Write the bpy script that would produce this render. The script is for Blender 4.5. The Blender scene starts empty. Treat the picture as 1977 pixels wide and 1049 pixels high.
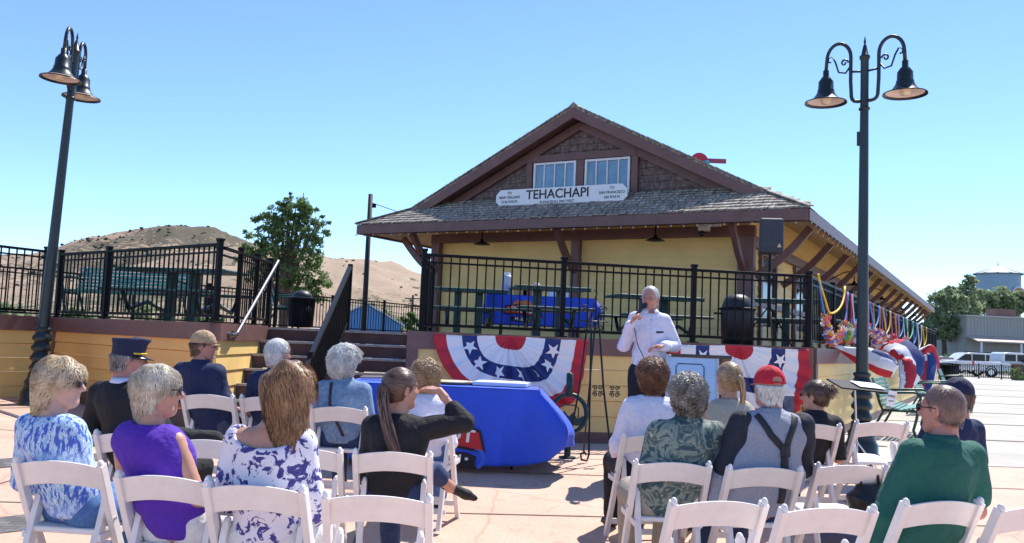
import bpy, math, random
import numpy as np
from mathutils import Vector, Matrix
from mathutils.bvhtree import BVHTree
random.seed(7); rng = np.random.default_rng(11)
sc = bpy.context.scene
R_ = math.radians

# ------------------------------------------------------------------ camera, sky, sun
F, CX, CY, HC = 1668.0, 988.5, 524.5, 1.45
CAMR = (Matrix.Rotation(R_(90 + 4.56), 3, 'X') @ Matrix.Rotation(R_(2.35), 3, 'Z'))
cd = bpy.data.cameras.new('camera'); cam = bpy.data.objects.new('camera', cd)
sc.collection.objects.link(cam); sc.camera = cam
cam.matrix_world = Matrix.Translation((0, 0, HC)) @ CAMR.to_4x4()
cd.sensor_width = 36; cd.lens = F / 1977 * 36; cd.clip_start = 0.05; cd.clip_end = 20000
SUN_AZ, SUN_EL = R_(34), R_(56)
sun_dir = Vector((math.sin(SUN_AZ) * math.cos(SUN_EL), math.cos(SUN_AZ) * math.cos(SUN_EL), math.sin(SUN_EL)))
w = bpy.data.worlds.new("World"); sc.world = w; w.use_nodes = True
nt = w.node_tree; bg = nt.nodes['Background']
sky = nt.nodes.new('ShaderNodeTexSky'); sky.sky_type = 'NISHITA'; sky.sun_disc = False
sky.sun_elevation = SUN_EL; sky.sun_rotation = SUN_AZ; sky.altitude = 1200; sky.air_density = 0.75; sky.dust_density = 0.0; sky.ozone_density = 6.0
nt.links.new(sky.outputs[0], bg.inputs[0]); bg.inputs[1].default_value = 0.13
sl = bpy.data.lights.new('sun', 'SUN'); sl.energy = 3.3; sl.angle = R_(0.5); sl.color = (1, 0.955, 0.89)
so = bpy.data.objects.new('sun', sl); sc.collection.objects.link(so)
so.rotation_euler = (-sun_dir).to_track_quat('-Z', 'Y').to_euler()
sc.view_settings.view_transform = 'Standard'; sc.view_settings.look = 'None'; sc.view_settings.gamma = 1
sc.view_settings.exposure = 1.14

def ray(u, v): return CAMR @ Vector(((u - CX) / F, -(v - CY) / F, -1))
def at(u, v, Y):
    d = ray(u, v); return Vector((0, 0, HC)) + d * (Y / d.y)
def wx(u, Y, z):
    a, b = 0.0, 1.0
    def g(X):
        c = CAMR.transposed() @ Vector((X, Y, z - HC)); return c.x * F + (u - CX) * c.z
    ga, gb = g(0), g(1); return -ga / (gb - ga)
def sm(t): t = min(1, max(0, t)); return t * t * (3 - 2 * t)
def G(x, y):
    a = sm((y - 5.5) / 3.5); return 0.25 * a + 0.15 * a * sm((-x - 3.2) / 4)

# ------------------------------------------------------------------ materials
MATS = {}
def nd(nt, t, **k):
    n = nt.nodes.new(t)
    for a, b in k.items(): setattr(n, a, b)
    return n
def mat(name, col, rough=0.6, metal=0.0, noise=None, bump=None, spec=0.5, col2=None, sheen=0, trans=0, alpha=1, coat=0):
    if name in MATS: return MATS[name]
    m = bpy.data.materials.new(name); m.use_nodes = True; t = m.node_tree; L = t.links
    b = t.nodes['Principled BSDF']; b.inputs['Roughness'].default_value = rough; b.inputs['Metallic'].default_value = metal
    b.inputs['Base Color'].default_value = (*col, 1); b.inputs['Specular IOR Level'].default_value = spec
    if sheen: b.inputs['Sheen Weight'].default_value = sheen
    if trans: b.inputs['Transmission Weight'].default_value = trans
    if coat: b.inputs['Coat Weight'].default_value = coat
    if alpha < 1: b.inputs['Alpha'].default_value = alpha
    tc = nd(t, 'ShaderNodeTexCoord')
    if noise:
        n = nd(t, 'ShaderNodeTexNoise'); n.inputs['Scale'].default_value = noise[0]; n.inputs['Detail'].default_value = 6; n.inputs['Roughness'].default_value = .65
        L.new(tc.outputs['Object'], n.inputs['Vector'])
        r = nd(t, 'ShaderNodeValToRGB'); a = noise[1]
        c2 = col2 or tuple(min(1, c * (1 + a)) for c in col); c1 = col if col2 else tuple(c * (1 - a) for c in col)
        r.color_ramp.elements[0].color = (*c1, 1); r.color_ramp.elements[1].color = (*c2, 1)
        r.color_ramp.elements[0].position = .3; r.color_ramp.elements[1].position = .7
        L.new(n.outputs[0], r.inputs[0]); L.new(r.outputs[0], b.inputs['Base Color'])
        m['cn'] = r.name
    if bump:
        n = nd(t, 'ShaderNodeTexNoise'); n.inputs['Scale'].default_value = bump[0]; n.inputs['Detail'].default_value = 5
        L.new(tc.outputs['Object'], n.inputs['Vector'])
        bp = nd(t, 'ShaderNodeBump'); bp.inputs['Strength'].default_value = bump[1]; bp.inputs['Distance'].default_value = bump[2]
        L.new(n.outputs[0], bp.inputs['Height']); L.new(bp.outputs[0], b.inputs['Normal'])
    MATS[name] = m; return m
def ramp(t, stops, interp='LINEAR'):
    r = nd(t, 'ShaderNodeValToRGB'); r.color_ramp.interpolation = interp
    e = r.color_ramp.elements
    while len(e) < len(stops): e.new(.5)
    for i, (p, c) in enumerate(stops): e[i].position = p; e[i].color = (*c, 1)
    return r
def noisemat(name, scale, stops, rough=.8, detail=6, vec=(1, 1, 1), bump=0, interp='LINEAR', kind='noise', dist=0, rgh=.6):
    m = bpy.data.materials.new(name); m.use_nodes = True; t = m.node_tree; L = t.links; b = t.nodes['Principled BSDF']
    b.inputs['Roughness'].default_value = rough
    tc = nd(t, 'ShaderNodeTexCoord'); mp = nd(t, 'ShaderNodeMapping'); mp.inputs['Scale'].default_value = vec
    L.new(tc.outputs['Object'], mp.inputs[0])
    if kind == 'noise':
        n = nd(t, 'ShaderNodeTexNoise'); n.inputs['Detail'].default_value = detail; n.inputs['Distortion'].default_value = dist; n.inputs['Roughness'].default_value = rgh
    else:
        n = nd(t, 'ShaderNodeTexVoronoi')
    n.inputs['Scale'].default_value = scale; L.new(mp.outputs[0], n.inputs['Vector'])
    r = ramp(t, stops, interp); L.new(n.outputs[0], r.inputs[0]); L.new(r.outputs[0], b.inputs['Base Color'])
    if bump:
        bp = nd(t, 'ShaderNodeBump'); bp.inputs['Strength'].default_value = bump; bp.inputs['Distance'].default_value = .02
        L.new(n.outputs[0], bp.inputs['Height']); L.new(bp.outputs[0], b.inputs['Normal'])
    MATS[name] = m; return m

yellow = mat('yellow_siding_paint', (.86, .58, .20), .55, noise=(1.3, .10), bump=(14, .15, .01))
ochre = mat('ochre_siding_paint', (.86, .45, .135), .55, noise=(1.0, .10), bump=(14, .15, .01))
brown = mat('brown_trim_paint', (.17, .083, .070), .5, noise=(2.5, .18), bump=(25, .2, .01))
stepm = mat('brown_step_boards', (.12, .062, .055), .7, noise=(4, .35), bump=(30, .3, .01))
soffit = mat('cream_soffit', (.62, .52, .36), .7, noise=(3, .12))
blackm = mat('black_metal', (.005, .005, .006), .5, 0.0, noise=(6, .3), spec=.15)
iron = mat('wrought_iron', (.02, .018, .018), .45, .4, noise=(20, .4))
lampgreen = mat('dark_green_lamp_paint', (.014, .022, .024), .35, .2, noise=(5, .25), spec=.6)
shadein = mat('lamp_shade_inside', (.70, .60, .55), .7)
glassm = mat('lamp_glass', (.75, .66, .5), .15, noise=(30, .2))
resin = mat('white_resin', (.82, .77, .73), .42, noise=(14, .06), bump=(60, .05, .004))
bgreen = mat('green_bench_paint', (.10, .30, .27), .45, noise=(8, .2))
dgreen = mat('dark_green_frame', (.012, .05, .045), .4, .2)
roofm = noisemat('weathered_shakes', 2.2, [(.25, (.12, .10, .08)), (.5, (.28, .24, .195)), (.75, (.54, .49, .42))], .9, vec=(6, 1, 1), bump=.4)
gabm = noisemat('dark_wall_shingles', 3.5, [(.3, (.09, .06, .055)), (.55, (.20, .145, .13)), (.75, (.33, .24, .205))], .9, vec=(3, 3, 2), bump=.3)
whitep = mat('white_paint', (.8, .8, .79), .5, noise=(5, .05))
winglass = mat('window_glass', (.16, .30, .42), .08, spec=.9, noise=(1.5, .35))
darkglass = mat('dark_glass', (.012, .016, .02), .15, spec=.3)
rubber = mat('tyre_rubber', (.02, .02, .02), .8)
chrome = mat('steel', (.6, .6, .6), .3, .9)
whitecloth = mat('white_cotton', (.80, .80, .86), .85, bump=(9, .35, .02), sheen=.2)
red = mat('red_cotton', (.52, .025, .04), .8, bump=(12, .3, .02))
flagwhite = mat('flag_white', (.82, .81, .82), .8, bump=(12, .3, .02))
navyf = mat('navy_flag_cotton', (.02, .04, .17), .8, bump=(12, .3, .02))
wood = mat('tan_wood', (.35, .2, .1), .6, noise=(8, .3))
blackplastic = mat('black_plastic', (.02, .02, .022), .5, noise=(30, .2))
speakerm = mat('charcoal_speaker_plastic', (.035, .042, .06), .6, noise=(30, .2))
paper = mat('white_paper', (.85, .85, .84), .6)
def two_sided_tint(m): return m

# ------------------------------------------------------------------ mesh helpers
class MB:
    def __init__(s): s.v = []; s.f = []; s.mi = []
    def add(s, v, f, mi=0):
        o = len(s.v); s.v += [tuple(x) for x in v]; s.f += [tuple(i + o for i in q) for q in f]; s.mi += [mi] * len(f); return s
    def box(s, c, d, M=None, mi=0):
        c = Vector(c); hx, hy, hz = d[0] / 2, d[1] / 2, d[2] / 2
        vs = [Vector((x, y, z)) for x in (-hx, hx) for y in (-hy, hy) for z in (-hz, hz)]
        vs = [(M @ q if M else q) + c for q in vs]
        return s.add(vs, [(0, 1, 3, 2), (4, 6, 7, 5), (0, 4, 5, 1), (2, 3, 7, 6), (0, 2, 6, 4), (1, 5, 7, 3)], mi)
    def bar(s, a, b, w, h, up=(0, 0, 1), mi=0):
        a = Vector(a); b = Vector(b); d = (b - a); l = d.length; d = d.normalized(); up = Vector(up)
        x = d.cross(up)
        if x.length < 1e-4: x = d.cross(Vector((0, 1, 0)))
        x.normalize(); z = x.cross(d)
        M = Matrix((x, d, z)).transposed()
        return s.box((a + b) / 2, (w, l, h), M, mi)
    def tube(s, P, r, n=8, cap=True, mi=0):
        P = [Vector(p) for p in P]; m = len(P); rr = r if isinstance(r, (list, tuple)) else [r] * m
        vs = []; up = None
        for i, p in enumerate(P):
            t = (P[min(i + 1, m - 1)] - P[max(i - 1, 0)]).normalized()
            if up is None:
                up = Vector((0, 0, 1)) if abs(t.z) < .9 else Vector((1, 0, 0))
            x = t.cross(up).normalized(); y = x.cross(t).normalized(); up = y
            for k in range(n):
                a = 2 * math.pi * k / n; vs.append(p + x * (math.cos(a) * rr[i]) + y * (math.sin(a) * rr[i]))
        fs = [(i * n + k, i * n + (k + 1) % n, (i + 1) * n + (k + 1) % n, (i + 1) * n + k) for i in range(m - 1) for k in range(n)]
        if cap: fs += [tuple(range(n - 1, -1, -1)), tuple((m - 1) * n + k for k in range(n))]
        return s.add(vs, fs, mi)
    def lathe(s, prof, c=(0, 0, 0), n=20, mi=0, flute=None):
        vs = []; m = len(prof)
        for r, z in prof:
            for k in range(n):
                a = 2 * math.pi * k / n; vs.append((c[0] + r * math.cos(a), c[1] + r * math.sin(a), c[2] + z))
        fs = [(i * n + k, i * n + (k + 1) % n, (i + 1) * n + (k + 1) % n, (i + 1) * n + k) for i in range(m - 1) for k in range(n)]
        return s.add(vs, fs, mi)
    def prism(s, poly, d, M=None, mi=0):
        """poly: 3-D points list, extruded by vector d"""
        n = len(poly); P = [Vector(p) for p in poly]; d = Vector(d)
        vs = P + [p + d for p in P]
        if M: vs = [M @ v for v in vs]
        fs = [tuple(range(n - 1, -1, -1)), tuple(range(n, 2 * n))] + [(i, (i + 1) % n, n + (i + 1) % n, n + i) for i in range(n)]
        return s.add(vs, fs, mi)
    def grid(s, P, nu, nv, mi=0):
        o = [(i * nv + j, (i + 1) * nv + j, (i + 1) * nv + j + 1, i * nv + j + 1) for i in range(nu - 1) for j in range(nv - 1)]
        return s.add(P, o, mi)
    def sphere(s, c, r, n=12, m=8, sc=(1, 1, 1), mi=0):
        c = Vector(c); P = []
        for i in range(m + 1):
            ph = math.pi * i / m
            for k in range(n):
                a = 2 * math.pi * k / n
                P.append(c + Vector((r * sc[0] * math.sin(ph) * math.cos(a), r * sc[1] * math.sin(ph) * math.sin(a), r * sc[2] * math.cos(ph))))
        return s.add(P, [(i * n + k, (i + 1) * n + k, (i + 1) * n + (k + 1) % n, i * n + (k + 1) % n) for i in range(m) for k in range(n)], mi)
    def build(s, name, mats, parent=None, smooth=False, bevel=0, loc=None, rz=None, fixn=False):
        me = bpy.data.meshes.new(name); me.from_pydata([tuple(v) for v in s.v], [], s.f)
        if not isinstance(mats, (list, tuple)): mats = [mats]
        for m in mats: me.materials.append(m)
        if len(mats) > 1: me.polygons.foreach_set('material_index', s.mi)
        if smooth: me.polygons.foreach_set('use_smooth', [True] * len(s.f))
        me.update()
        o = bpy.data.objects.new(name, me); sc.collection.objects.link(o)
        if parent: o.parent = parent
        if loc: o.location = loc
        if rz is not None: o.rotation_euler = (0, 0, rz)
        if bevel:
            b = o.modifiers.new('bevel', 'BEVEL'); b.width = bevel; b.segments = 2; b.limit_method = 'ANGLE'
            if smooth is False:
                me.polygons.foreach_set('use_smooth', [True] * len(s.f)); b.harden_normals = True
        return o
def tag(o, label=None, cat=None, group=None, kind=None):
    if label: o['label'] = label
    if cat: o['category'] = cat
    if group: o['group'] = group
    if kind: o['kind'] = kind
    return o
def thing(name, label, cat, loc=(0, 0, 0), rz=0, group=None):
    o = bpy.data.objects.new(name, None); sc.collection.objects.link(o); o.empty_display_size = .1
    o.location = loc; o.rotation_euler = (0, 0, rz); return tag(o, label, cat, group)
def copy_tree(o, parent=None):
    c = o.copy(); sc.collection.objects.link(c); c.parent = parent
    for ch in list(o.children): copy_tree(ch, c)
    return c
def text(s, size, m, parent, loc, rot, name='lettering', align='CENTER', ext=.003, sx=1, bold=0):
    cu = bpy.data.curves.new('t', 'FONT'); cu.body = s; cu.size = size; cu.align_x = align; cu.align_y = 'CENTER'; cu.extrude = ext; cu.offset = bold
    o = bpy.data.objects.new('t', cu); sc.collection.objects.link(o)
    me = bpy.data.meshes.new_from_object(o.evaluated_get(bpy.context.evaluated_depsgraph_get())); bpy.data.objects.remove(o)
    me.name = name; me.materials.clear(); me.materials.append(m)
    r = bpy.data.objects.new(name, me); sc.collection.objects.link(r); r.parent = parent; r.location = loc; r.rotation_euler = rot; r.scale = (sx, 1, 1)
    return r
def star(mb, c, r, X, Y, N, mi=0, th=.004):
    c = Vector(c); X = Vector(X).normalized(); Y = Vector(Y).normalized(); N = Vector(N).normalized()
    pts = [c + N * th + (X * math.sin(i * math.pi / 5) + Y * math.cos(i * math.pi / 5)) * (r if i % 2 == 0 else r * .4) for i in range(10)]
    mb.add([c + N * (th * 1.3)] + pts, [(0, 1 + i, 1 + (i + 1) % 10) for i in range(10)], mi)
# ------------------------------------------------------------------ ground
def plaza_mat():
    m = bpy.data.materials.new('pink_concrete'); m.use_nodes = True; t = m.node_tree; L = t.links; b = t.nodes['Principled BSDF']; b.inputs['Roughness'].default_value = .8
    tc = nd(t, 'ShaderNodeTexCoord')
    n = nd(t, 'ShaderNodeTexNoise'); n.inputs['Scale'].default_value = .8; n.inputs['Detail'].default_value = 8; n.inputs['Roughness'].default_value = .7
    L.new(tc.outputs['Object'], n.inputs['Vector'])
    r = ramp(t, [(.3, (.53, .33, .24)), (.55, (.63, .42, .31)), (.75, (.69, .49, .38))]); L.new(n.outputs[0], r.inputs[0])
    v = nd(t, 'ShaderNodeTexNoise'); v.inputs['Scale'].default_value = 9; v.inputs['Detail'].default_value = 3
    L.new(tc.outputs['Object'], v.inputs['Vector'])
    r2 = ramp(t, [(.60, (1, 1, 1)), (.78, (.8, .74, .72))]); L.new(v.outputs[0], r2.inputs[0])
    mx = nd(t, 'ShaderNodeMixRGB', blend_type='MULTIPLY'); mx.inputs[0].default_value = 1
    L.new(r.outputs[0], mx.inputs[1]); L.new(r2.outputs[0], mx.inputs[2]); gr = nd(t, 'ShaderNodeTexNoise'); gr.inputs['Scale'].default_value = 55; gr.inputs['Detail'].default_value = 4; L.new(tc.outputs['Object'], gr.inputs['Vector'])
    r3 = ramp(t, [(.35, (.86, .85, .84)), (.55, (1, 1, 1))]); L.new(gr.outputs[0], r3.inputs[0]); m2 = nd(t, 'ShaderNodeMixRGB', blend_type='MULTIPLY'); m2.inputs[0].default_value = 1; L.new(mx.outputs[0], m2.inputs[1]); L.new(r3.outputs[0], m2.inputs[2])
    cr = nd(t, 'ShaderNodeTexVoronoi', feature='DISTANCE_TO_EDGE'); cr.inputs['Scale'].default_value = .45; wn = nd(t, 'ShaderNodeTexNoise'); wn.inputs['Scale'].default_value = 2.5; wn.inputs['Detail'].default_value = 5; L.new(tc.outputs['Object'], wn.inputs['Vector'])
    wm = nd(t, 'ShaderNodeMixRGB'); wm.inputs[0].default_value = .12; L.new(tc.outputs['Object'], wm.inputs[1]); L.new(wn.outputs[1], wm.inputs[2]); L.new(wm.outputs[0], cr.inputs['Vector'])
    r4 = ramp(t, [(.0, (.62, .56, .54)), (.006, (1, 1, 1))]); L.new(cr.outputs[0], r4.inputs[0]); m3 = nd(t, 'ShaderNodeMixRGB', blend_type='MULTIPLY'); m3.inputs[0].default_value = .6; L.new(m2.outputs[0], m3.inputs[1]); L.new(r4.outputs[0], m3.inputs[2])
    L.new(m3.outputs[0], b.inputs['Base Color'])
    return m
pink = plaza_mat()
conc = noisemat('grey_concrete', .5, [(.3, (.34, .32, .28)), (.5, (.43, .405, .355)), (.75, (.50, .47, .415))], .85, detail=9)
joint = mat('joint_shadow', (.16, .11, .09), .9)  # flat dark brown of the pavement joint lines
paver = bpy.data.materials.new('dark_pavers'); paver.use_nodes = True
_t = paver.node_tree; _b = _t.nodes['Principled BSDF']; _tc = nd(_t, 'ShaderNodeTexCoord'); _br = nd(_t, 'ShaderNodeTexBrick')
_br.inputs['Scale'].default_value = 4.5; _br.inputs['Color1'].default_value = (.10, .095, .095, 1); _br.inputs['Color2'].default_value = (.19, .17, .165, 1); _br.inputs['Mortar'].default_value = (.05, .045, .04, 1); _br.inputs['Mortar Size'].default_value = .015
_t.links.new(_tc.outputs['Object'], _br.inputs['Vector']); _t.links.new(_br.outputs[0], _b.inputs['Base Color']); _b.inputs['Roughness'].default_value = .85
drysoil = noisemat('dry_soil', .05, [(.3, (.20, .16, .10)), (.6, (.34, .28, .19)), (.8, (.14, .15, .07))], .95, detail=8)
asph = noisemat('asphalt', 1.2, [(.3, (.06, .06, .062)), (.7, (.09, .09, .09))], .9)

g = MB(); n = 96; g.add([(0, 0, -.45)] + [(6000 * math.cos(2 * math.pi * i / n), 6000 * math.sin(2 * math.pi * i / n), -.45) for i in range(n)], [(0, 1 + i, 1 + (i + 1) % n) for i in range(n)])
tag(g.build('ground', drysoil), kind='structure')
nx, ny = 90, 60
P = [(-16 + 40 * i / (nx - 1), -4 + 20 * j / (ny - 1), G(-16 + 40 * i / (nx - 1), -4 + 20 * j / (ny - 1))) for i in range(nx) for j in range(ny)]
tag(MB().grid(P, nx, ny).build('plaza', pink, smooth=True), kind='structure')
b = MB(); b.box((28, 40, .157), (56, 60.2, .2)); tag(b.build('concrete_apron', conc), kind='structure')
b = MB(); b.box((40, 100, .14), (240, 72, .2)); tag(b.build('road', asph), kind='structure')
def strip(mb, pts, wd, dz):
    V = []
    for i, p in enumerate(pts):
        a = Vector(pts[max(i - 1, 0)]); c = Vector(pts[min(i + 1, len(pts) - 1)]); d = (c - a).normalized(); nn = Vector((-d.y, d.x))
        for s_ in (-.5, .5):
            q = Vector(p) + nn * wd * s_; V.append((q.x, q.y, G(q.x, q.y) + dz))
    mb.grid(V, len(pts), 2)
def dense(pts, k=24):
    out = []
    for a, c in zip(pts[:-1], pts[1:]):
        for i in range(k): out.append(tuple(a[j] + (c[j] - a[j]) * i / k for j in range(2)))
    return out + [tuple(pts[-1])]
j_ = MB()
for pts in ([(-9, 6.4), (9, 7.4)], [(-5.2, 3.5), (-3.2, 10)], [(-.6, 2), (-1.4, 10)], [(2.6, 2), (3.2, 10.6)], [(-9, 8.9), (4, 9.2)], [(6, 2), (7.2, 9.9)], [(-7.5, 4), (-6.5, 11.6)], [(0, 8.2), (10, 8.6)]):
    strip(j_, dense(pts, 40), .02, .004)
for yy in (13, 16.2, 19.6, 24, 29, 35, 42): j_.box((26, yy, .262), (50, .06 + yy * .002, .002))
tag(j_.build('pavement_joints', joint), kind='structure')
pb = MB()
def arc(cx, cy, r, a0, a1, k=60): return [(cx + r * math.cos(R_(a0 + (a1 - a0) * i / k)), cy + r * math.sin(R_(a0 + (a1 - a0) * i / k))) for i in range(k + 1)]
strip(pb, arc(2, -1.5, 9.4, 115, 170), .42, .006)
strip(pb, arc(2, -1.5, 11.2, 112, 170), .30, .006)
tag(pb.build('paver_bands', paver), kind='structure')

# hills: height field by azimuth and distance
ridgeA = [(-900, 500), (-300, 492), (0, 478), (60, 473), (95, 468), (150, 452), (210, 447), (270, 438), (330, 435), (380, 437), (410, 437), (450, 448), (520, 468), (600, 484), (660, 500), (720, 511), (770, 523), (815, 538), (900, 560), (1000, 590), (1100, 625), (1400, 655)]
ridgeB = [(-900, 560), (0, 560), (200, 530), (300, 505), (380, 478), (450, 466), (520, 472), (600, 484), (650, 496), (700, 505), (760, 519), (810, 534), (870, 552), (950, 580), (1050, 625), (1400, 660)]
def interp(T, u):
    for (a, b_), (c, d) in zip(T[:-1], T[1:]):
        if a <= u <= c: return b_ + (d - b_) * sm((u - a) / (c - a)) * .5 + (d - b_) * ((u - a) / (c - a)) * .5
    return T[-1][1]
def fbm(x, y, z=0):
    from mathutils import noise as N
    return N.fractal(Vector((x, y, z)), 1.0, 2.0, 6)
def hill(name, T, r0, r1, m, nz, seed):
    na, nr = 220, 50; V = []
    for i in range(na):
        u = -880 + 2250 * i / (na - 1); v = interp(T, u) + (16 if 'hills' == name else 0); d = ray(u, v); el = max(0, d.z / math.hypot(d.x, d.y)); az = math.atan2(d.x, d.y)
        for j in range(nr):
            t = j / (nr - 1); r = r0 + (r1 - r0) * t
            prof = sm(min(1, t / .8)) if t < .8 else 1 - .25 * sm((t - .8) / .2)
            h = el * (r0 + (r1 - r0) * .8) * prof
            x, y = r * math.sin(az), r * math.cos(az)
            f = fbm(x * .0042, y * .0042, seed)
            gully = abs(fbm(x * .008 + 3, y * .008, seed + 5))
            h = h * (1 + nz * f * (1 - t * .65)) - gully * h * .28 * math.sin(math.pi * min(1, t / .8)) + 1.5 * f * (t > .3)
            V.append((x, y, h - 1))
    o = MB().grid(V, na, nr).build(name, m, smooth=True); return tag(o, kind='structure')
def hillmat(name, cols, scrub, thr, sc_=.03):
    m = bpy.data.materials.new(name); m.use_nodes = True; t = m.node_tree; L = t.links; b = t.nodes['Principled BSDF']; b.inputs['Roughness'].default_value = 1; b.inputs['Specular IOR Level'].default_value = .1
    tc = nd(t, 'ShaderNodeTexCoord')
    n = nd(t, 'ShaderNodeTexNoise'); n.inputs['Scale'].default_value = .006; n.inputs['Detail'].default_value = 9; n.inputs['Roughness'].default_value = .65
    L.new(tc.outputs['Object'], n.inputs[0]); r = ramp(t, [(.3, cols[0]), (.5, cols[1]), (.7, cols[2])]); L.new(n.outputs[0], r.inputs[0])
    v = nd(t, 'ShaderNodeTexNoise'); v.inputs['Scale'].default_value = sc_ * 3; v.inputs['Detail'].default_value = 4; v.inputs['Roughness'].default_value = .7
    L.new(tc.outputs['Object'], v.inputs[0])
    v2 = nd(t, 'ShaderNodeTexNoise'); v2.inputs['Scale'].default_value = .0045; v2.inputs['Detail'].default_value = 3; L.new(tc.outputs['Object'], v2.inputs[0])
    # scrub also thickens with altitude
    sep = nd(t, 'ShaderNodeSeparateXYZ'); L.new(tc.outputs['Object'], sep.inputs[0])
    mz = nd(t, 'ShaderNodeMath', operation='MULTIPLY'); L.new(sep.outputs[2], mz.inputs[0]); mz.inputs[1].default_value = thr[2]
    ad = nd(t, 'ShaderNodeMath', operation='ADD'); L.new(v.outputs[0], ad.inputs[0]); L.new(v2.outputs[0], ad.inputs[1])
    ad2 = nd(t, 'ShaderNodeMath', operation='ADD'); L.new(ad.outputs[0], ad2.inputs[0]); L.new(mz.outputs[0], ad2.inputs[1])
    r2 = ramp(t, [(thr[0] / 2, (0, 0, 0)), (thr[1] / 2, (1, 1, 1))]); mh = nd(t, 'ShaderNodeMath', operation='MULTIPLY'); mh.inputs[1].default_value = .5
    L.new(ad2.outputs[0], mh.inputs[0]); L.new(mh.outputs[0], r2.inputs[0])
    mx = nd(t, 'ShaderNodeMixRGB'); L.new(r2.outputs[0], mx.inputs[0]); L.new(r.outputs[0], mx.inputs[1]); mx.inputs[2].default_value = (*scrub, 1)
    L.new(mx.outputs[0], b.inputs['Base Color'])
    bp = nd(t, 'ShaderNodeBump'); bp.inputs['Strength'].default_value = .5; bp.inputs['Distance'].default_value = 12; L.new(n.outputs[0], bp.inputs['Height']); L.new(bp.outputs[0], b.inputs['Normal'])
    return m
hill('hills', ridgeA, 900, 2300, hillmat('scrub_hillside', [(.25, .17, .12), (.34, .245, .18), (.42, .32, .24)], (.12, .105, .075), (1.04, 1.12, .0011)), .25, 1)
hill('foothill', ridgeB, 600, 1500, hillmat('dry_grass_hillside', [(.26, .19, .13), (.35, .26, .185), (.42, .32, .235)], (.11, .11, .07), (1.02, 1.10, -.0003)), .22, 9)

def scrub(name, hillname, count, seed, smin_, smax_, lo=.25):
    hv = [v.co for v in bpy.data.objects[hillname].data.vertices]; rd = random.Random(seed); mb = MB(); k = 0
    while k < count:
        p = rd.choice(hv); d = fbm(p.x * .006, p.y * .006, seed)
        if p.z < 8 or d + rd.uniform(-.35, .35) < .0: continue
        if rd.random() > .35 + p.z / 260: continue
        q = p + Vector((rd.uniform(-9, 9), rd.uniform(-9, 9), -1.0)); s_ = rd.uniform(smin_, smax_); mb.sphere(q, s_, 6, 4, sc=(1.2, 1.2, rd.uniform(.6, 1.0))); k += 1
    tag(mb.build(name, mat('scrub_green', (.075, .085, .05), 1, noise=(.05, .4)), smooth=True), kind='stuff', label='dark scrub bushes scattered over the hillside')
scrub('hillside_scrub', 'hills', 1700, 3, 1.6, 4.2); scrub('hillside_scrub', 'foothill', 650, 4, .9, 2.4)
# ------------------------------------------------------------------ deck and walls
ANG = R_(-29.5); BX = Vector((math.cos(ANG), math.sin(ANG), 0)); BS = Vector((-math.sin(ANG), math.cos(ANG), 0))
PR = Vector((5.486, 16.0, 0))
def bl(x, y, z=0): return PR + BX * x + BS * y + Vector((0, 0, z))
DZ = 1.5
F0 = Vector((-1.2, 10.2, 0)); Cn = Vector((3.85, 11.05, 0)); A_ = Vector((-3.42, 10.05, 0)); B_ = Vector((-6.57, 12.55, 0))
Cfar = Cn + BS * 40; Lf = Vector((-6.1, 22, 0)); L0 = Lf - BS * 8; Lff = Lf + BS * 24
D_ = B_ - BS * 6; E_ = Vector((-14.5, 8.5, 0))
deck = thing('raised_deck', 'raised brown floored deck with yellow plank skirting walls in front of the depot', 'deck')
fl = MB(); poly = [F0, Cn, Cfar, Lff, L0 - BS * 8, E_, D_, B_, A_, Vector((-3.42, 12.06, 0)), Vector((-1.2, 12.06, 0))]
fl.prism([Vector((p.x, p.y, DZ - .10)) for p in poly], (0, 0, .1)); fl.build('floor', stepm, deck)
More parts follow.
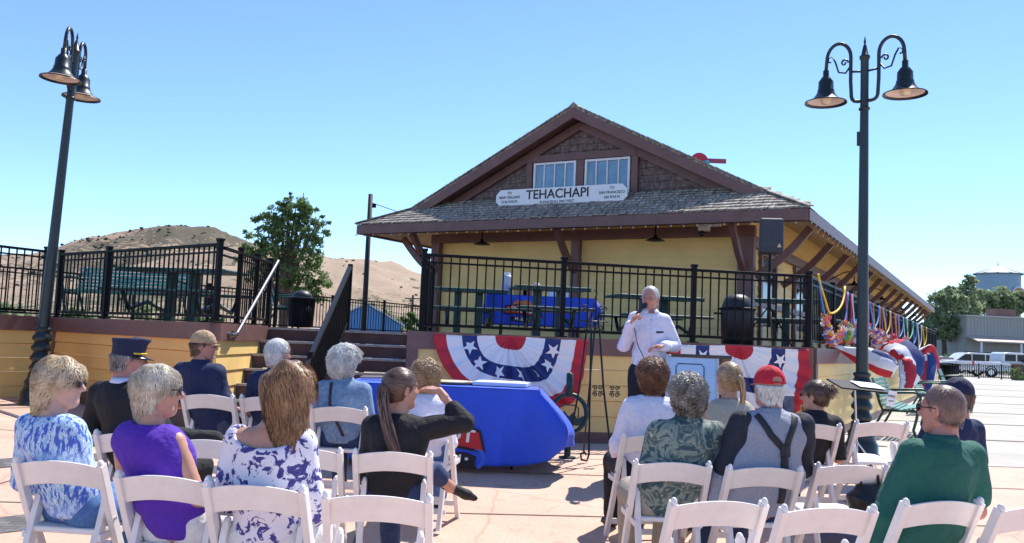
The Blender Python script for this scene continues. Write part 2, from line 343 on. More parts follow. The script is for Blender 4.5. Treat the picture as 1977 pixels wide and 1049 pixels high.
def plankwall(P0, P1, name='wall', m=yellow, rows=5, parent=deck, base=None, top=None, trim=True):
    P0 = Vector(P0); P1 = Vector(P1); d = P1 - P0; L_ = d.length; d.normalize(); nrm = Vector((d.y, -d.x, 0))
    if nrm.dot(-(P0 + P1) / 2) < 0 and True: nrm = -nrm
    zb = min(G(P0.x, P0.y), G(P1.x, P1.y)) - .05; zt = DZ - .02
    z0 = G(P0.x, P0.y) + .14 if base is None else base; z1 = DZ - .17; k = rows; h = (z1 - z0) / k
    mb = MB(); jn = max(1, int(L_ / 3.6))
    for i in range(k):
        za, zc = z0 + i * h, z0 + (i + 1) * h - .006
        for q in range(jn):
            a = P0 + d * (L_ * q / jn + .004); c = P0 + d * (L_ * (q + 1) / jn - .004)
            off = random.uniform(0, .003)
            mb.add([a + nrm * (.052 + off) + Vector((0, 0, za)), c + nrm * (.052 + off) + Vector((0, 0, za)), c + nrm * .036 + Vector((0, 0, zc)), a + nrm * .036 + Vector((0, 0, zc)),
                    a + Vector((0, 0, za)), c + Vector((0, 0, za)), c + Vector((0, 0, zc)), a + Vector((0, 0, zc))],
                   [(0, 1, 2, 3), (4, 7, 6, 5), (0, 4, 5, 1), (3, 2, 6, 7), (0, 3, 7, 4), (1, 5, 6, 2)])
    mb.build(name, m, parent)
    tb = MB(); up = Vector((0, 0, 1))
    def bd(pa, pb, za, zb_, th): 
        a = pa; c = pb
        tb.add([a + nrm * th + up * za, c + nrm * th + up * za, c + nrm * th + up * zb_, a + nrm * th + up * zb_, a - nrm * .05 + up * za, c - nrm * .05 + up * za, c - nrm * .05 + up * zb_, a - nrm * .05 + up * zb_],
               [(0, 1, 2, 3), (4, 7, 6, 5), (0, 4, 5, 1), (3, 2, 6, 7), (0, 3, 7, 4), (1, 5, 6, 2)])
    bd(P0, P1, zt - .17, zt + .035, .075)
    bd(P0, P1, zb, z0 + .0, .06)
    if trim:
        for s_ in (P0, P1 - d * .13): bd(s_, s_ + d * .13, z0, zt - .17, .068)
    tb.build('trim', brown, parent)
plankwall(F0, Cn, rows=5)
plankwall(Cn, Cn + BS * 26, rows=5)
plankwall(B_, A_, m=ochre)
plankwall(A_, Vector((-3.42, 12.0, 0)), trim=False)
plankwall(D_, B_, trim=False)
# square hatches on the side wall
st = thing('staircase', 'wide brown wooden steps with white nosings up to the deck beside the left railing', 'stairs')
for i in range(7):
    z = DZ - i * .179; y = 12.06 - i * .3
    if z < .3: break
    b = MB(); b.box((-2.31, y + .14, z - .10), (2.2, .30, .16)); b.box((-2.31, y - .012, z - .018), (2.2, .05, .03), mi=1)
    b.build('step', [stepm, mat('worn_step_edge', (.42, .37, .34), .7, noise=(15, .25))], st)

# ------------------------------------------------------------------ railings
def railing(name, label, P0, P1, top, base, posts, sp=.105, group=None, pk=.016, endcap=True, brace=False, m=blackm):
    """vertical-picket railing between two points; posts = fractions along"""
    P0 = Vector((P0[0], P0[1], 0)); P1 = Vector((P1[0], P1[1], 0)); L_ = (P1 - P0).length; d = (P1 - P0).normalized()
    t = thing(name, label, 'railing', (P0.x, P0.y, base), math.atan2(d.y, d.x), group)
    H = top - base
    a = MB(); a.box((L_ / 2, 0, H - .022), (L_, .05, .035)); a.build('top_rail', m, t, bevel=.004)
    a = MB(); a.box((L_ / 2, 0, .08), (L_, .03, .035)); a.box((L_ / 2, 0, H - .11), (L_, .022, .022)); a.build('bottom_rail', m, t)
    pp = [f * L_ for f in posts]
    for x in pp:
        a = MB(); a.box((x, 0, H / 2 + .01), (.06, .06, H + .02)); a.box((x, 0, H + .035), (.075, .075, .03)); a.box((x, 0, .01), (.12, .12, .015)); a.build('post', m, t, bevel=.003)
    for x0, x1 in zip(pp[:-1], pp[1:]):
        k = max(2, round((x1 - x0) / sp)); a = MB()
        for i in range(1, k): a.box((x0 + (x1 - x0) * i / k, 0, (H + .04) / 2 + .02), (pk, pk, H - .12))
        a.build('picket_panel', m, t)
    return t
RT = 2.45
fin = Vector((.26, -.97, 0)) * -.06
railing('deck_railing', 'black picket railing along the front of the deck above the star bunting', F0 + fin * .6 + Vector((.16, .03, 0)), Cn + Vector((-.02, .06, 0)), RT, DZ + .015, (0, .345, .685, 1), sp=.108)
railing('deck_railing', 'long black side railing hung with leis running back beside the depot', Cn + Vector((-.0, .1, 0)) + BS * .06, Cn + BS * 25, RT, DZ + .015, [i / 14 for i in range(15)], sp=.12)
railing('deck_railing', 'black picket railing above the orange wall left of the stairs', B_, A_, RT, DZ + .015, (0, .35, 1), sp=.108)
railing('deck_railing', 'short black railing running back at the left edge of the stairs', A_ + Vector((.02, .1, 0)), (-3.40, 12.15, 0), RT - .03, DZ + .015, (.32, .68, 1), sp=.095)
railing('deck_railing', 'black picket railing running out of the frame behind the left street lamp', D_, B_ - BS * .1, RT + .02, DZ + .015, (0, .5, .98), sp=.11)
railing('deck_railing', 'far black railing seen through the left deck railing', L0 - BS * 6, Lf, RT, DZ + .015, [i / 7 for i in range(8)], sp=.12)
railing('deck_railing', 'far black railing at the back of the deck between the round bin and the depot', Lf, Lf + BS * 14, RT, DZ + .015, [i / 6 for i in range(7)], sp=.12)
railing('deck_railing', 'black return railing at the left end of the front deck by the depot corner', F0 + Vector((.1, .22, 0)), (-1.1, 12.0, 0), RT, DZ + .015, (.5, 1), sp=.1)
# stair centre rail
t = thing('stair_railing', 'sloping black centre railing on the stairs seen almost end on', 'railing', (-2.27, 9.95, .3))
y1 = 12.1 - 9.95; z1 = DZ - .3
a = MB(); a.bar((0, 0, .86), (0, y1, z1 + .90), .055, .04); a.bar((0, 0, .86), (0, -.12, .78), .05, .04); a.build('handrail', mat('worn_black_rail', (.05, .05, .055), .3, .5), t)
a = MB(); a.bar((.0, .02, .10), (.0, y1, z1 + .12), .03, .03); a.build('bottom_rail', blackm, t)
for f in (0, 1):
    a = MB(); a.box((0, y1 * f, z1 * f + .45), (.06, .06, .95)); a.build('post', blackm, t)
a = MB()
for i in range(1, 20):
    f = i / 20; a.box((0, y1 * f, z1 * f + .48), (.022, .022, .80))
a.build('picket_panel', blackm, t)
t = thing('stair_handrail', 'slanting steel handrail on the wall at the left side of the stairs', 'handrail', (-3.30, 10.0, DZ))
a = MB(); a.tube([(0, .52, -.12), (0, .30, -.12), (0, .28, -.10)], .02); a.tube([(-.06, .30, -.11), (.0, .42, -.12), (0, .52, -.10), (0, 2.15, .93), (0, 2.2, .75)], .024)
a.build('handrail', mat('worn_steel_rail', (.22, .22, .24), .3, .8), t)
a = MB(); a.tube([(-.12, .42, -.05), (0, .48, -.10)], .012); a.tube([(0, 2.15, .0), (0, 2.15, .93)], .025); a.build('bracket', blackm, t)
# ------------------------------------------------------------------ depot
dep = thing('train_depot', 'old yellow train depot with brown trim, shake roof and shingled gable', 'building', PR, ANG)
WX0, WX1, WY, BL, CXX = -9.28, -1.45, 1.44, 36.0, -5.38
EZ, SLP = 4.16, .502
def siding(name, x0, x1, y0, y1, z0, z1, h, m, axis):
    mb = MB(); k = int((z1 - z0) / h)
    for i in range(k):
        za, zc = z0 + i * h, min(z1, z0 + (i + 1) * h)
        if axis == 'x': mb.add([(x0, y0 - .022, za), (x1, y0 - .022, za), (x1, y0 - .004, zc), (x0, y0 - .004, zc), (x0, y0 + .1, za), (x1, y0 + .1, za), (x1, y0 + .1, zc), (x0, y0 + .1, zc)], [(0, 1, 2, 3), (4, 7, 6, 5), (0, 4, 5, 1), (3, 2, 6, 7), (0, 3, 7, 4), (1, 5, 6, 2)])
        else: mb.add([(x0 + .022, y0, za), (x0 + .022, y1, za), (x0 + .004, y1, zc), (x0 + .004, y0, zc), (x0 - .1, y0, za), (x0 - .1, y1, za), (x0 - .1, y1, zc), (x0 - .1, y0, zc)], [(0, 1, 2, 3), (4, 7, 6, 5), (0, 4, 5, 1), (3, 2, 6, 7), (0, 3, 7, 4), (1, 5, 6, 2)])
    return mb.build(name, m, dep)
siding('wall', WX0, WX1, WY, 0, 1.5, 4.75, .19, yellow, 'x').__setitem__('label', 'yellow clapboard front wall')
siding('wall', WX1, 0, WY, BL - 1.5, 1.5, 4.75, .19, yellow, 'y')['label'] = 'yellow clapboard side wall'
a = MB(); a.box((WX0, (WY + BL - 1.5) / 2, 3.1), (.1, BL - 3, 3.2)); a.box((CXX, BL - 1.5, 3.1), (7.8, .1, 3.2)); a.build('wall', yellow, dep)
# gable wall: shingles
gb = MB(); zz = 4.60; rows = 0
while zz < 6.55:
    hw = (6.60 - zz) / SLP
    x = CXX - hw + random.uniform(-.1, 0)
    while x < CXX + hw:
        wd = random.uniform(.12, .24); o_ = random.uniform(0, .008); b_ = random.uniform(-.012, .012)
        gb.add([(x, WY - .04 - o_, zz + b_), (x + wd - .008, WY - .04 - o_, zz + b_), (x + wd - .008, WY - .008, zz + .19), (x, WY - .008, zz + .19), (x, WY + .01, zz + b_), (x + wd - .008, WY + .01, zz + b_)], [(0, 1, 2, 3), (0, 4, 5, 1)]); x += wd
    zz += .165; rows += 1
gb.add([(CXX - 4.1, WY, 4.5), (CXX + 4.1, WY, 4.5), (CXX, WY, 6.6)], [(0, 1, 2)])
gb.build('gable_wall', gabm, dep)
# main roof slabs in courses
def course_roof(name, side):
    mb = MB(); k = 30
    for i in range(k):
        f0, f1 = i / k, (i + 1.35) / k
        xa = (0 if side > 0 else -10.76) + (CXX - (0 if side > 0 else -10.76)) * f0; xb = (0 if side > 0 else -10.76) + (CXX - (0 if side > 0 else -10.76)) * f1
        za = EZ + abs(xa - (0 if side > 0 else -10.76)) * SLP; zb = EZ + abs(xb - (0 if side > 0 else -10.76)) * SLP
        if i == k - 1: xb = CXX; zb = EZ + 5.38 * SLP
        ys = max(.92 + random.uniform(-.02, .02), abs(xa - (0 if side > 0 else -10.76)) * 0 + .92)
        if i < 6: ys = .92
        mb.add([(xa, ys, za + .03), (xb, ys, zb + .005), (xb, BL, zb + .005), (xa, BL, za + .03), (xa, ys, za - .03), (xb, ys, zb - .05), (xb, BL, zb - .05), (xa, BL, za - .03)],
               [(0, 1, 2, 3), (4, 7, 6, 5), (0, 3, 7, 4), (0, 4, 5, 1), (2, 6, 7, 3)])
    # irregular shake tips along the rake
    for i in range(46):
        f = i / 46; x = (0 if side > 0 else -10.76) + (CXX - (0 if side > 0 else -10.76)) * f
        if f < .16: continue
        z = EZ + abs(x - (0 if side > 0 else -10.76)) * SLP; mb.box((x, .95, z + .035), (.13, .14, .02 + random.uniform(0, .015)), Matrix.Rotation(math.atan(SLP) * side * 1.0 + .06 * side, 3, 'Y'))
    return mb.build(name, roofm, dep)
course_roof('roof', 1); course_roof('roof', -1)
a = MB(); a.prism([(CXX - .16, .9, EZ + 5.3 * SLP), (CXX + .16, .9, EZ + 5.3 * SLP), (CXX, .9, EZ + 5.38 * SLP + .10)], (0, BL - .9, 0)); a.build('roof_ridge', roofm, dep)
# front skirt roof of split shakes with hips
sk = MB(); k = 9
sk.add([(-10.76, 0, EZ - .02), (0, 0, EZ - .02), (-1.4, WY, EZ + WY * SLP - .03), (-9.36, WY, EZ + WY * SLP - .03)], [(0, 1, 2, 3)])
for i in range(k):
    y0 = -.04 + i * .165; y1 = y0 + .2; x = -10.76 + max(y0, 0) + random.uniform(-.08, 0)
    while x < -max(y0, 0):
        wd = random.uniform(.09, .2); z0 = EZ + y0 * SLP + .035 + random.uniform(0, .018); z1 = EZ + y1 * SLP + .012; yb = y0 + random.uniform(-.015, .015)
        sk.add([(x, yb, z0), (x + wd - .01, yb, z0), (x + wd - .01, y1, z1), (x, y1, z1), (x, yb, z0 - .035), (x + wd - .01, yb, z0 - .035)], [(0, 1, 2, 3), (0, 4, 5, 1)]); x += wd
for s_ in (1, -1):
    ex = 0 if s_ > 0 else -10.76
    for i in range(6):
        u0, u1 = i * .2, i * .2 + .24; xa, xb = ex - s_ * u0, ex - s_ * u1; za, zb = EZ + u0 * SLP + .035, EZ + u1 * SLP + .012
        sk.add([(xa, u0 - .03, za), (xa, .95, za), (xb, .95, zb), (xb, u1 - .03, zb)], [(0, 1, 2, 3)])
    for i in range(9): # hip cap
        q = i * .16; sk.box((ex - s_ * (q + .03), q + .03, EZ + q * SLP + .065), (.16, .24, .025), Matrix.Rotation(s_ * R_(45), 3, 'Z') @ Matrix.Rotation(R_(20), 3, 'X'))
sk.build('skirt_roof', roofm, dep)
# fascias
a = MB(); a.box((-5.38, .0, 4.03), (10.76, .06, .22)); a.box((-5.38, .04, 3.93), (10.7, .05, .05)); a.build('fascia', brown, dep, bevel=.006)
a = MB(); a.box((-.0, BL / 2 + .03, 4.03), (.06, BL, .22)); a.build('fascia', brown, dep)
a = MB(); a.box((-10.76, BL / 2 + .03, 4.03), (.06, BL, .22)); a.build('fascia', brown, dep)
# rake boards
ap = EZ + 5.38 * SLP
def rake(y, th, drop0, drop1, name, reach):
    for s_ in (1, -1):
        x1 = CXX + s_ * reach; zt = ap - reach * SLP
        P = [(CXX, y, ap - drop0), (x1, y, zt - drop0), (x1, y, zt - drop1), (CXX, y, ap - drop1)]
        MB().prism(P, (0, th, 0)).build(name, brown, dep)
rake(.90, .05, .045, .27, 'rake_board', 4.42); rake(1.30, .09, .25, .46, 'gable_frieze', 4.2)
for s_ in (1, -1):
    MB().prism([(CXX, .95, ap - .18), (CXX + s_ * 4.3, .95, ap - 4.3 * SLP - .18), (CXX + s_ * 4.3, WY, ap - 4.3 * SLP - .18), (CXX, WY, ap - .18)], (0, 0, .05)).build('rake_soffit', brown, dep)
# soffits
a = MB(); a.prism([(-10.7, .03, 3.97), (-.06, .03, 3.97), (-1.45, WY, 4.62), (-9.3, WY, 4.62)], (0, 0, .04)); a.build('soffit', soffit, dep)
a = MB(); a.prism([(-.04, .03, 3.97), (-.04, BL, 3.97), (WX1, BL, 4.62), (WX1, WY, 4.62)], (0, 0, .04))
a.build('soffit', soffit, dep)
a = MB(); a.prism([(-10.7, .03, 3.97), (-9.3, WY, 4.62), (-9.3, BL, 4.62), (-10.7, BL, 3.97)], (0, 0, .04)); a.build('soffit', soffit, dep)
for i in range(int(BL / .6)): # rafter tails on the right eave
    pass
ra = MB()
for i in range(56): ra.bar((-.08, 1.6 + i * .61, 3.93), (-1.4, 1.6 + i * .61, 4.54), .06, .10)
ra.build('rafters', mat('cream_rafter_paint', (.60, .46, .28), .7, noise=(4, .15)), dep)
# beam, posts, brackets
a = MB(); a.box(((WX0 + WX1) / 2, WY - .07, 3.93), (WX1 - WX0 + .3, .14, .22)); a.build('beam', brown, dep, bevel=.006)
a = MB(); a.box((WX1 + .07, (WY + BL - 1.5) / 2, 3.72), (.14, BL - 3, .22)); a.build('beam', brown, dep)
a = MB(); a.box((WX1 + .05, (WY + BL - 1.5) / 2, 2.45), (.06, BL - 3, .12)); a.build('belt_board', brown, dep)
for x, wd in ((WX1 - .02, .34), (CXX, .20), (WX0 + .02, .24)):
    a = MB(); a.box((x, WY - .09, 2.65), (wd, .2, 2.34)); a.build('post', brown, dep, bevel=.01)
def bracket(p0, p1, bulge, name='bracket'):
    p0 = Vector(p0); p1 = Vector(p1); pts = []
    for i in range(9):
        f = i / 8; p = p0.lerp(p1, f); p.z -= math.sin(f * math.pi) * bulge; pts.append(p)
    mb = MB()
    for q0, q1 in zip(pts[:-1], pts[1:]): mb.bar(q0, q1 + (q1 - q0) * .08, .11, .15)
    mb.build(name, brown, dep)
for x in (WX1 - .05, CXX, WX0): bracket((x, WY - .16, 3.1), (x, .25, 3.98), .10)
bracket((WX1 + .1, 1.6, 3.0), (-.25, 1.6, 3.98), .1); bracket((WX0 - .1, 1.6, 3.0), (-10.5, 1.6, 3.98), .1)
for i in range(14): bracket((WX1 + .1, 4.2 + 2.45 * i, 3.0), (-.25, 4.2 + 2.45 * i, 3.98), .1)
# side door and window surrounds
for i, y in enumerate((3.0, 6.6, 10.2, 14.5, 19, 24, 29)):
    t = MB(); t.box((WX1 + .05, y - .7, 2.55), (.08, .14, 2.1)); t.box((WX1 + .05, y + .7, 2.55), (.08, .14, 2.1)); t.box((WX1 + .055, y, 3.58), (.08, 1.6, .12))
    f = t.build('window', brown, dep); MB().box((WX1 + .03, y, 2.75), (.02, 1.26, 1.5)).build('pane', darkglass, f)
# gable windows
for x0, x1 in ((-6.56, -5.46), (-5.22, -4.12)):
    za, zb = 4.86, 5.66; c = (x0 + x1) / 2
    t = MB()
    for zc in (za, zb): t.box((c, WY - .10, zc), (x1 - x0, .06, .05))
    for xc in (x0 + .02, x1 - .02): t.box((xc, WY - .10, (za + zb) / 2), (.05, .066, zb - za + .05))
    for q in (1, 2, 3): t.box((x0 + (x1 - x0) * q / 4, WY - .095, (za + zb) / 2), (.026, .05, zb - za))
    f = t.build('window', whitep, dep); MB().box((c, WY - .075, (za + zb) / 2), (x1 - x0 - .04, .02, zb - za)).build('pane', winglass, f)
    cu = MB()
    for q in range(5): cu.add([(x0 + .06 + q * .03, WY - .0875, za + .03), (x0 + .09 + q * .03, WY - .0875, za + .03), (x0 + .07 + q * .02, WY - .0875, zb - .05)], [(0, 1, 2)])
    cu.build('curtain', mat('pale_curtain', (.35, .5, .6), .8), f)
t = MB(); t.box((-5.34, WY - .09, 5.78), (2.75, .12, .16)); t.box((-6.68, WY - .085, 5.22), (.15, .11, 1.0)); t.box((-4.0, WY - .085, 5.22), (.15, .11, 1.0)); t.box((-5.34, WY - .083, 5.24), (.17, .10, .95))
t.build('window_surround', brown, dep)
# station sign
sg = thing('station_sign', 'long white board sign with clipped corners reading TEHACHAPI on the gable', 'sign', bl(-5.62, .82, 4.78), ANG)
hw, hh, c = 1.66, .20, .12
pl = [(-hw + c, 0, -hh), (hw - c, 0, -hh), (hw, 0, -hh + c), (hw, 0, hh - c), (hw - c, 0, hh), (-hw + c, 0, hh), (-hw, 0, hh - c), (-hw, 0, -hh + c)]
MB().prism(pl, (0, .04, 0)).build('board', mat('sign_white', (.86, .85, .84), .5, noise=(6, .03)), sg)
blk = mat('sign_black', (.015, .015, .015), .5); RX = (R_(90), 0, 0)
text('TEHACHAPI', .30, blk, sg, (-.05, -.004, .045), RX, sx=1.0, bold=.004)
text('ELEVATION 3967 FEET', .085, blk, sg, (-.05, -.004, -.135), RX, sx=1.05)
for s_, l in ((-1, ('TO', 'NEW ORLEANS', '2126 9/10 M')), (1, ('TO', 'SAN FRANCISCO', '360 9/10 M'))):
    for i, q in enumerate(l): text(q, .088, blk, sg, (s_ * 1.30, -.004, .12 - i * .105), RX, sx=.93)
a = MB()
for x in (-1.2, 1.2): a.bar((x, .04, -.1), (x, .30, -.12), .03, .03)
a.build('bracket', blackm, sg)
# semaphore signal beyond the ridge
s_ = thing('semaphore_signal', 'red semaphore blade and red roundel on a mast just behind the roof', 'signal', (0, 0, 0))
SY = 24.5; c0 = at(1352, 306, SY)
MB().tube([(c0.x, c0.y, 1.5), (c0.x, c0.y, c0.z + .1)], .06).build('mast', blackm, s_)
a = MB(); a.lathe([(0, -.02), (.26, -.02), (.26, .02), (0, .02)], n=20); o = a.build('signal_disc', mat('signal_red', (.45, .02, .03), .5), s_, loc=c0 + Vector((-.05, -.1, -.12)), rz=0); o.rotation_euler = (R_(90), 0, 0)
MB().lathe([(0, -.02), (.08, -.02), (.08, .02), (0, .02)]).build('lens', mat('signal_lens', (.05, .35, .5), .1), s_, loc=c0 + Vector((.16, -.16, -.16))).rotation_euler = (R_(90), 0, 0)
MB().box((c0.x + .42, c0.y - .05, c0.z - .07), (.62, .04, .13)).build('blade', mat('signal_blade', (.30, .05, .08), .5), s_)

# pendant lamps under the eaves
def pendant(label, loc, arm):
    t = thing('pendant_lamp', label, 'lamp', loc, ANG, 'black pendant lamps under the depot eaves')
    MB().lathe([(.02, .12), (.035, .10), (.05, .06), (.09, .04), (.20, .0), (.20, -.012), (.02, .03)], n=20).build('lamp_shade', blackm, t, smooth=True)
    pts = [(0, 0, .1), (0, 0, .30)] if not arm else [(0, 0, .1), (0, 0, .24), (-.05, 0, .34), (-.16, 0, .39), (-.30, 0, .36), (-.78, 0, .10)]
    MB().tube(pts, .016).build('stem', blackm, t)
pendant('black pendant lamp under the front eave, over the blue clothed deck table', bl(-7.58, .75, 3.70), 0)
pendant('black pendant lamp under the front eave, left of the security camera', bl(-3.26, .75, 3.70), 0)
for i, y in enumerate((10.5, 17.4, 24.5, 31.0)):
    pendant('%s black gooseneck lamp under the long right eave' % ('nearest', 'second', 'third', 'farthest')[i], bl(-.62, y, 3.50), 1)
t = thing('security_camera', 'small white dome security camera under the front eave', 'camera', bl(-2.25, .9, 3.9), ANG)
MB().box((0, 0, .04), (.22, .16, .1)).build('housing', whitep, t, bevel=.01); MB().sphere((-.05, 0, -.06), .07).build('dome', darkglass, t, smooth=True); MB().box((.1, .0, .11), (.5, .1, .06)).build('mount', whitep, t)
# string lights
t = thing('string_lights', 'string of small clear bulbs hanging along the depot eaves', 'string lights', PR, ANG)
pts = [(-10.74 + i * .27, -.06, 3.905 - .01 * (i % 2)) for i in range(40)] + [(.05, .1 + i * .45, 3.91) for i in range(50)]
MB().tube(pts, .006, 5).build('wire', blackm, t)
bm_ = mat('clear_bulb', (.42, .38, .33), .2); bulb = MB().sphere((0, 0, -.028), .017, 8, 6, sc=(1, 1, 1.4)); bo = bulb.build('bulb', bm_, t, smooth=True); bo.location = pts[0]
for p in pts[1::1][:88]:
    c = bo.copy(); sc.collection.objects.link(c); c.parent = t; c.location = p
# ------------------------------------------------------------------ street lamps
def lamp_post(label, u, Y, rz, ztop):
    x = wx(u, Y, .3); z0 = G(x, Y); t = thing('street_lamp', label, 'street lamp', (x, Y, z0), rz, 'double headed bell street lamps'); H = ztop - z0
    # fluted base
    mb = MB()
    pr = [(.20, 0), (.20, .05), (.185, .07), (.185, .16), (.165, .19), (.15, .24), (.155, .30), (.125, .34), (.115, .42)]
    mb.lathe(pr, n=24)
    for q in range(4):
        z = .42 + q * .13; mb.lathe([(.085, z), (.118, z + .03), (.122, z + .06), (.095, z + .10), (.085, z + .13)], n=16)
    mb.lathe([(.085, .94), (.10, .96), (.10, .985), (.07, 1.0)], n=16)
    for q in range(8):
        a = q * math.pi / 4
        mb.box((.155 * math.cos(a), .155 * math.sin(a), .12), (.03, .07, .09), Matrix.Rotation(a, 3, 'Z'))
    mb.build('base', lampgreen, t, smooth=True, bevel=0)
    MB().lathe([(.072, .98), (.062, 2.2), (.048, H - .62), (.048, H - .25), (.05, H - .24), (.062, H - .21), (.062, H - .19), (.045, H - .18), (.02, H - .06), (.008, H - .04), (.016, H - .02), (.002, H + .06)], n=16).build('pole', lampgreen, t, smooth=True)
    MB().lathe([(.05, H - .86), (.066, H - .85), (.066, H - .83), (.05, H - .82)], n=16).build('collar', lampgreen, t, smooth=True)
    MB().box((-.06, 0, H - 1.2), (.04, .05, .17)).build('sensor', lampgreen, t, bevel=.005)
    H0 = H; H = H - .08
    for s in (-1, 1):
        P = [(0, 0, H - .66), (s * .08, 0, H - .66)] + [(s * (.08 + .07 * math.sin(a)), 0, H - .59 - .07 * math.cos(a)) for a in (.5, 1.0, 1.5)] + [(s * .16, 0, H - .40), (s * .16, 0, H - .1)]
        P += [(s * (.30 - .14 * math.cos(a)), 0, H - .1 + .19 * math.sin(a)) for a in [i * math.pi / 12 for i in range(1, 12)]] + [(s * .443, 0, H - .12), (s * .45, 0, H - .24)]
        MB().tube(P, .022, 8).build('arm', lampgreen, t, smooth=True)
        mb = MB(); mb.tube([(0, 0, H - .30), (s * .16, 0, H - .28)], .014)
        sp = []
        for i in range(26):
            a = i / 25 * 3.6 * math.pi * .62; r = .045 * (1 - i / 30); sp.append((s * (.235 - r * math.cos(a)), 0, H - .16 + r * math.sin(a)))
        mb.tube(sp, .012, 6)
        mb.tube([(s * .17, 0, H - .22), (s * .22, 0, H - .29), (s * .30, 0, H - .27), (s * .34, 0, H - .14), (s * .38, 0, H - .06), (s * .425, 0, H - .08), (s * .42, 0, H - .13), (s * .39, 0, H - .13)], .012, 6)
        mb.build('scroll', lampgreen, t, smooth=True)
        c = (s * .45, 0, H - .60)
        MB().lathe([(.02, .38), (.036, .37), (.036, .30), (.055, .28), (.088, .23), (.092, .13), (.10, .125), (.10, .105), (.115, .07), (.155, .015), (.245, -.03), (.25, -.04)], c, 26).build('lamp_shade', lampgreen, t, smooth=True)
        MB().lathe([(.07, .15), (.09, .08), (.14, .01), (.248, -.026)], c, 26).build('shade_lining', shadein, t, smooth=True)
        MB().lathe([(.0, -.045), (.05, -.04), (.065, .0), (.07, .10), (.0, .12)], c, 14).build('glass_globe', glassm, t, smooth=True)
    return t
lamp_post('street lamp standing against the orange wall at the left, both bells nearly in line', 66, 11.3, R_(101), 5.27).rotation_euler = (R_(1.7), 0, R_(101))
lamp_post('street lamp standing at the right front corner of the deck, bells side by side', 1663, 10.2, R_(-33), 5.24)

# ------------------------------------------------------------------ bunting
def fan(label, c, X, N, rw, rh, seed=1, blow=(0, 0, 0), starr=.10, lift=0):
    """half-round pleated flag: c top centre, X along the rail, N outward"""
    X = Vector(X).normalized(); N = Vector(N).normalized(); Z = Vector((0, 0, 1)); c = Vector(c); bw = Vector(blow); rd = random.Random(seed)
    t = thing('flag_bunting', label, 'bunting', c, 0, 'red white and blue fan buntings')
    na, nr = 121, 26; ph = [rd.uniform(0, 6.28) for _ in range(4)]
    def pos(r, th):
        pl = math.sin(th * 26 + ph[0] + .8 * math.sin(th * 5)) * .5 + math.sin(th * 11 + ph[1]) * .35 + .15 * math.sin(th * 47 + ph[2])
        amp = .12 * math.exp(-((th - math.pi / 2) / .8) ** 2) + .022
        rr = r * (1 + .03 * math.sin(th * 5 + ph[2]))
        lo = X * (rw * rr * math.cos(th)) - Z * (rh * rr * math.sin(th) ** .8)
        out = N * (.03 + amp * (pl + 1) * r * .95 + .04 * r * math.sin(th))
        b = bw * (r * math.sin(th)) ** 1.6 + N * (bw.length * .12 * math.sin(r * 7 + th * 4 + ph[3]) * r)
        sag = Z * (-.03 * r * abs(math.cos(th)) * math.sin(r * 3))
        return lo + out + b + sag
    P = [pos(j / (nr - 1), math.pi * i / (na - 1)) for i in range(na) for j in range(nr)]
    mb = MB(); mb.grid([tuple(p) for p in P], na, nr)
    def band(r): return 1 if r < .20 else (0 if r < .46 else (2 if r < .66 else (0 if r < .84 else 1)))
    mb.mi = [band((j + .5) / (nr - 1)) for i in range(na - 1) for j in range(nr - 1)]
    o = mb.build('cloth', [flagwhite, red, navyf], t, smooth=True)
    so = o.modifiers.new('thick', 'SOLIDIFY'); so.thickness = .004
    for k in range(7):
        sb = MB()
        th = math.pi * (k + .5) / 7; p = pos(.56, th); dx = (pos(.56, th + .05) - p).normalized(); dy = (pos(.60, th) - p).normalized(); nn = dx.cross(dy)
        if nn.dot(N) < 0: nn = -nn
        star(sb, p + nn * .012, starr, dx, dy, nn, th=.004); sb.build('star', flagwhite, t)
    return t
fd = (Cn - F0).normalized(); fn_ = Vector((fd.y, -fd.x, 0))
c1 = at(985, 650, 10.42) ; 
def onfront(u, z):
    a = ray(u, 640); Pp = Vector((0, 0, HC)); tt = ((F0 + fn_ * .1 - Pp).dot(fn_)) / a.dot(fn_); q = Pp + a * tt; return Vector((q.x, q.y, z))
fan('fan bunting with stars on the front wall, left of the speaking man in white', onfront(985, 1.50), fd, fn_, .93, .80, 3, blow=tuple(fd * .30 - Vector((0, 0, .03))))
fan('fan bunting on the front wall behind the lectern and the red cap man', onfront(1425, 1.50), fd, fn_, .92, .80, 8, blow=tuple(fd * .34 - Vector((0, 0, .10))))
def onside(y, z, out=.08): q = Cn + BS * y + BX * out; return Vector((q.x, q.y, z))
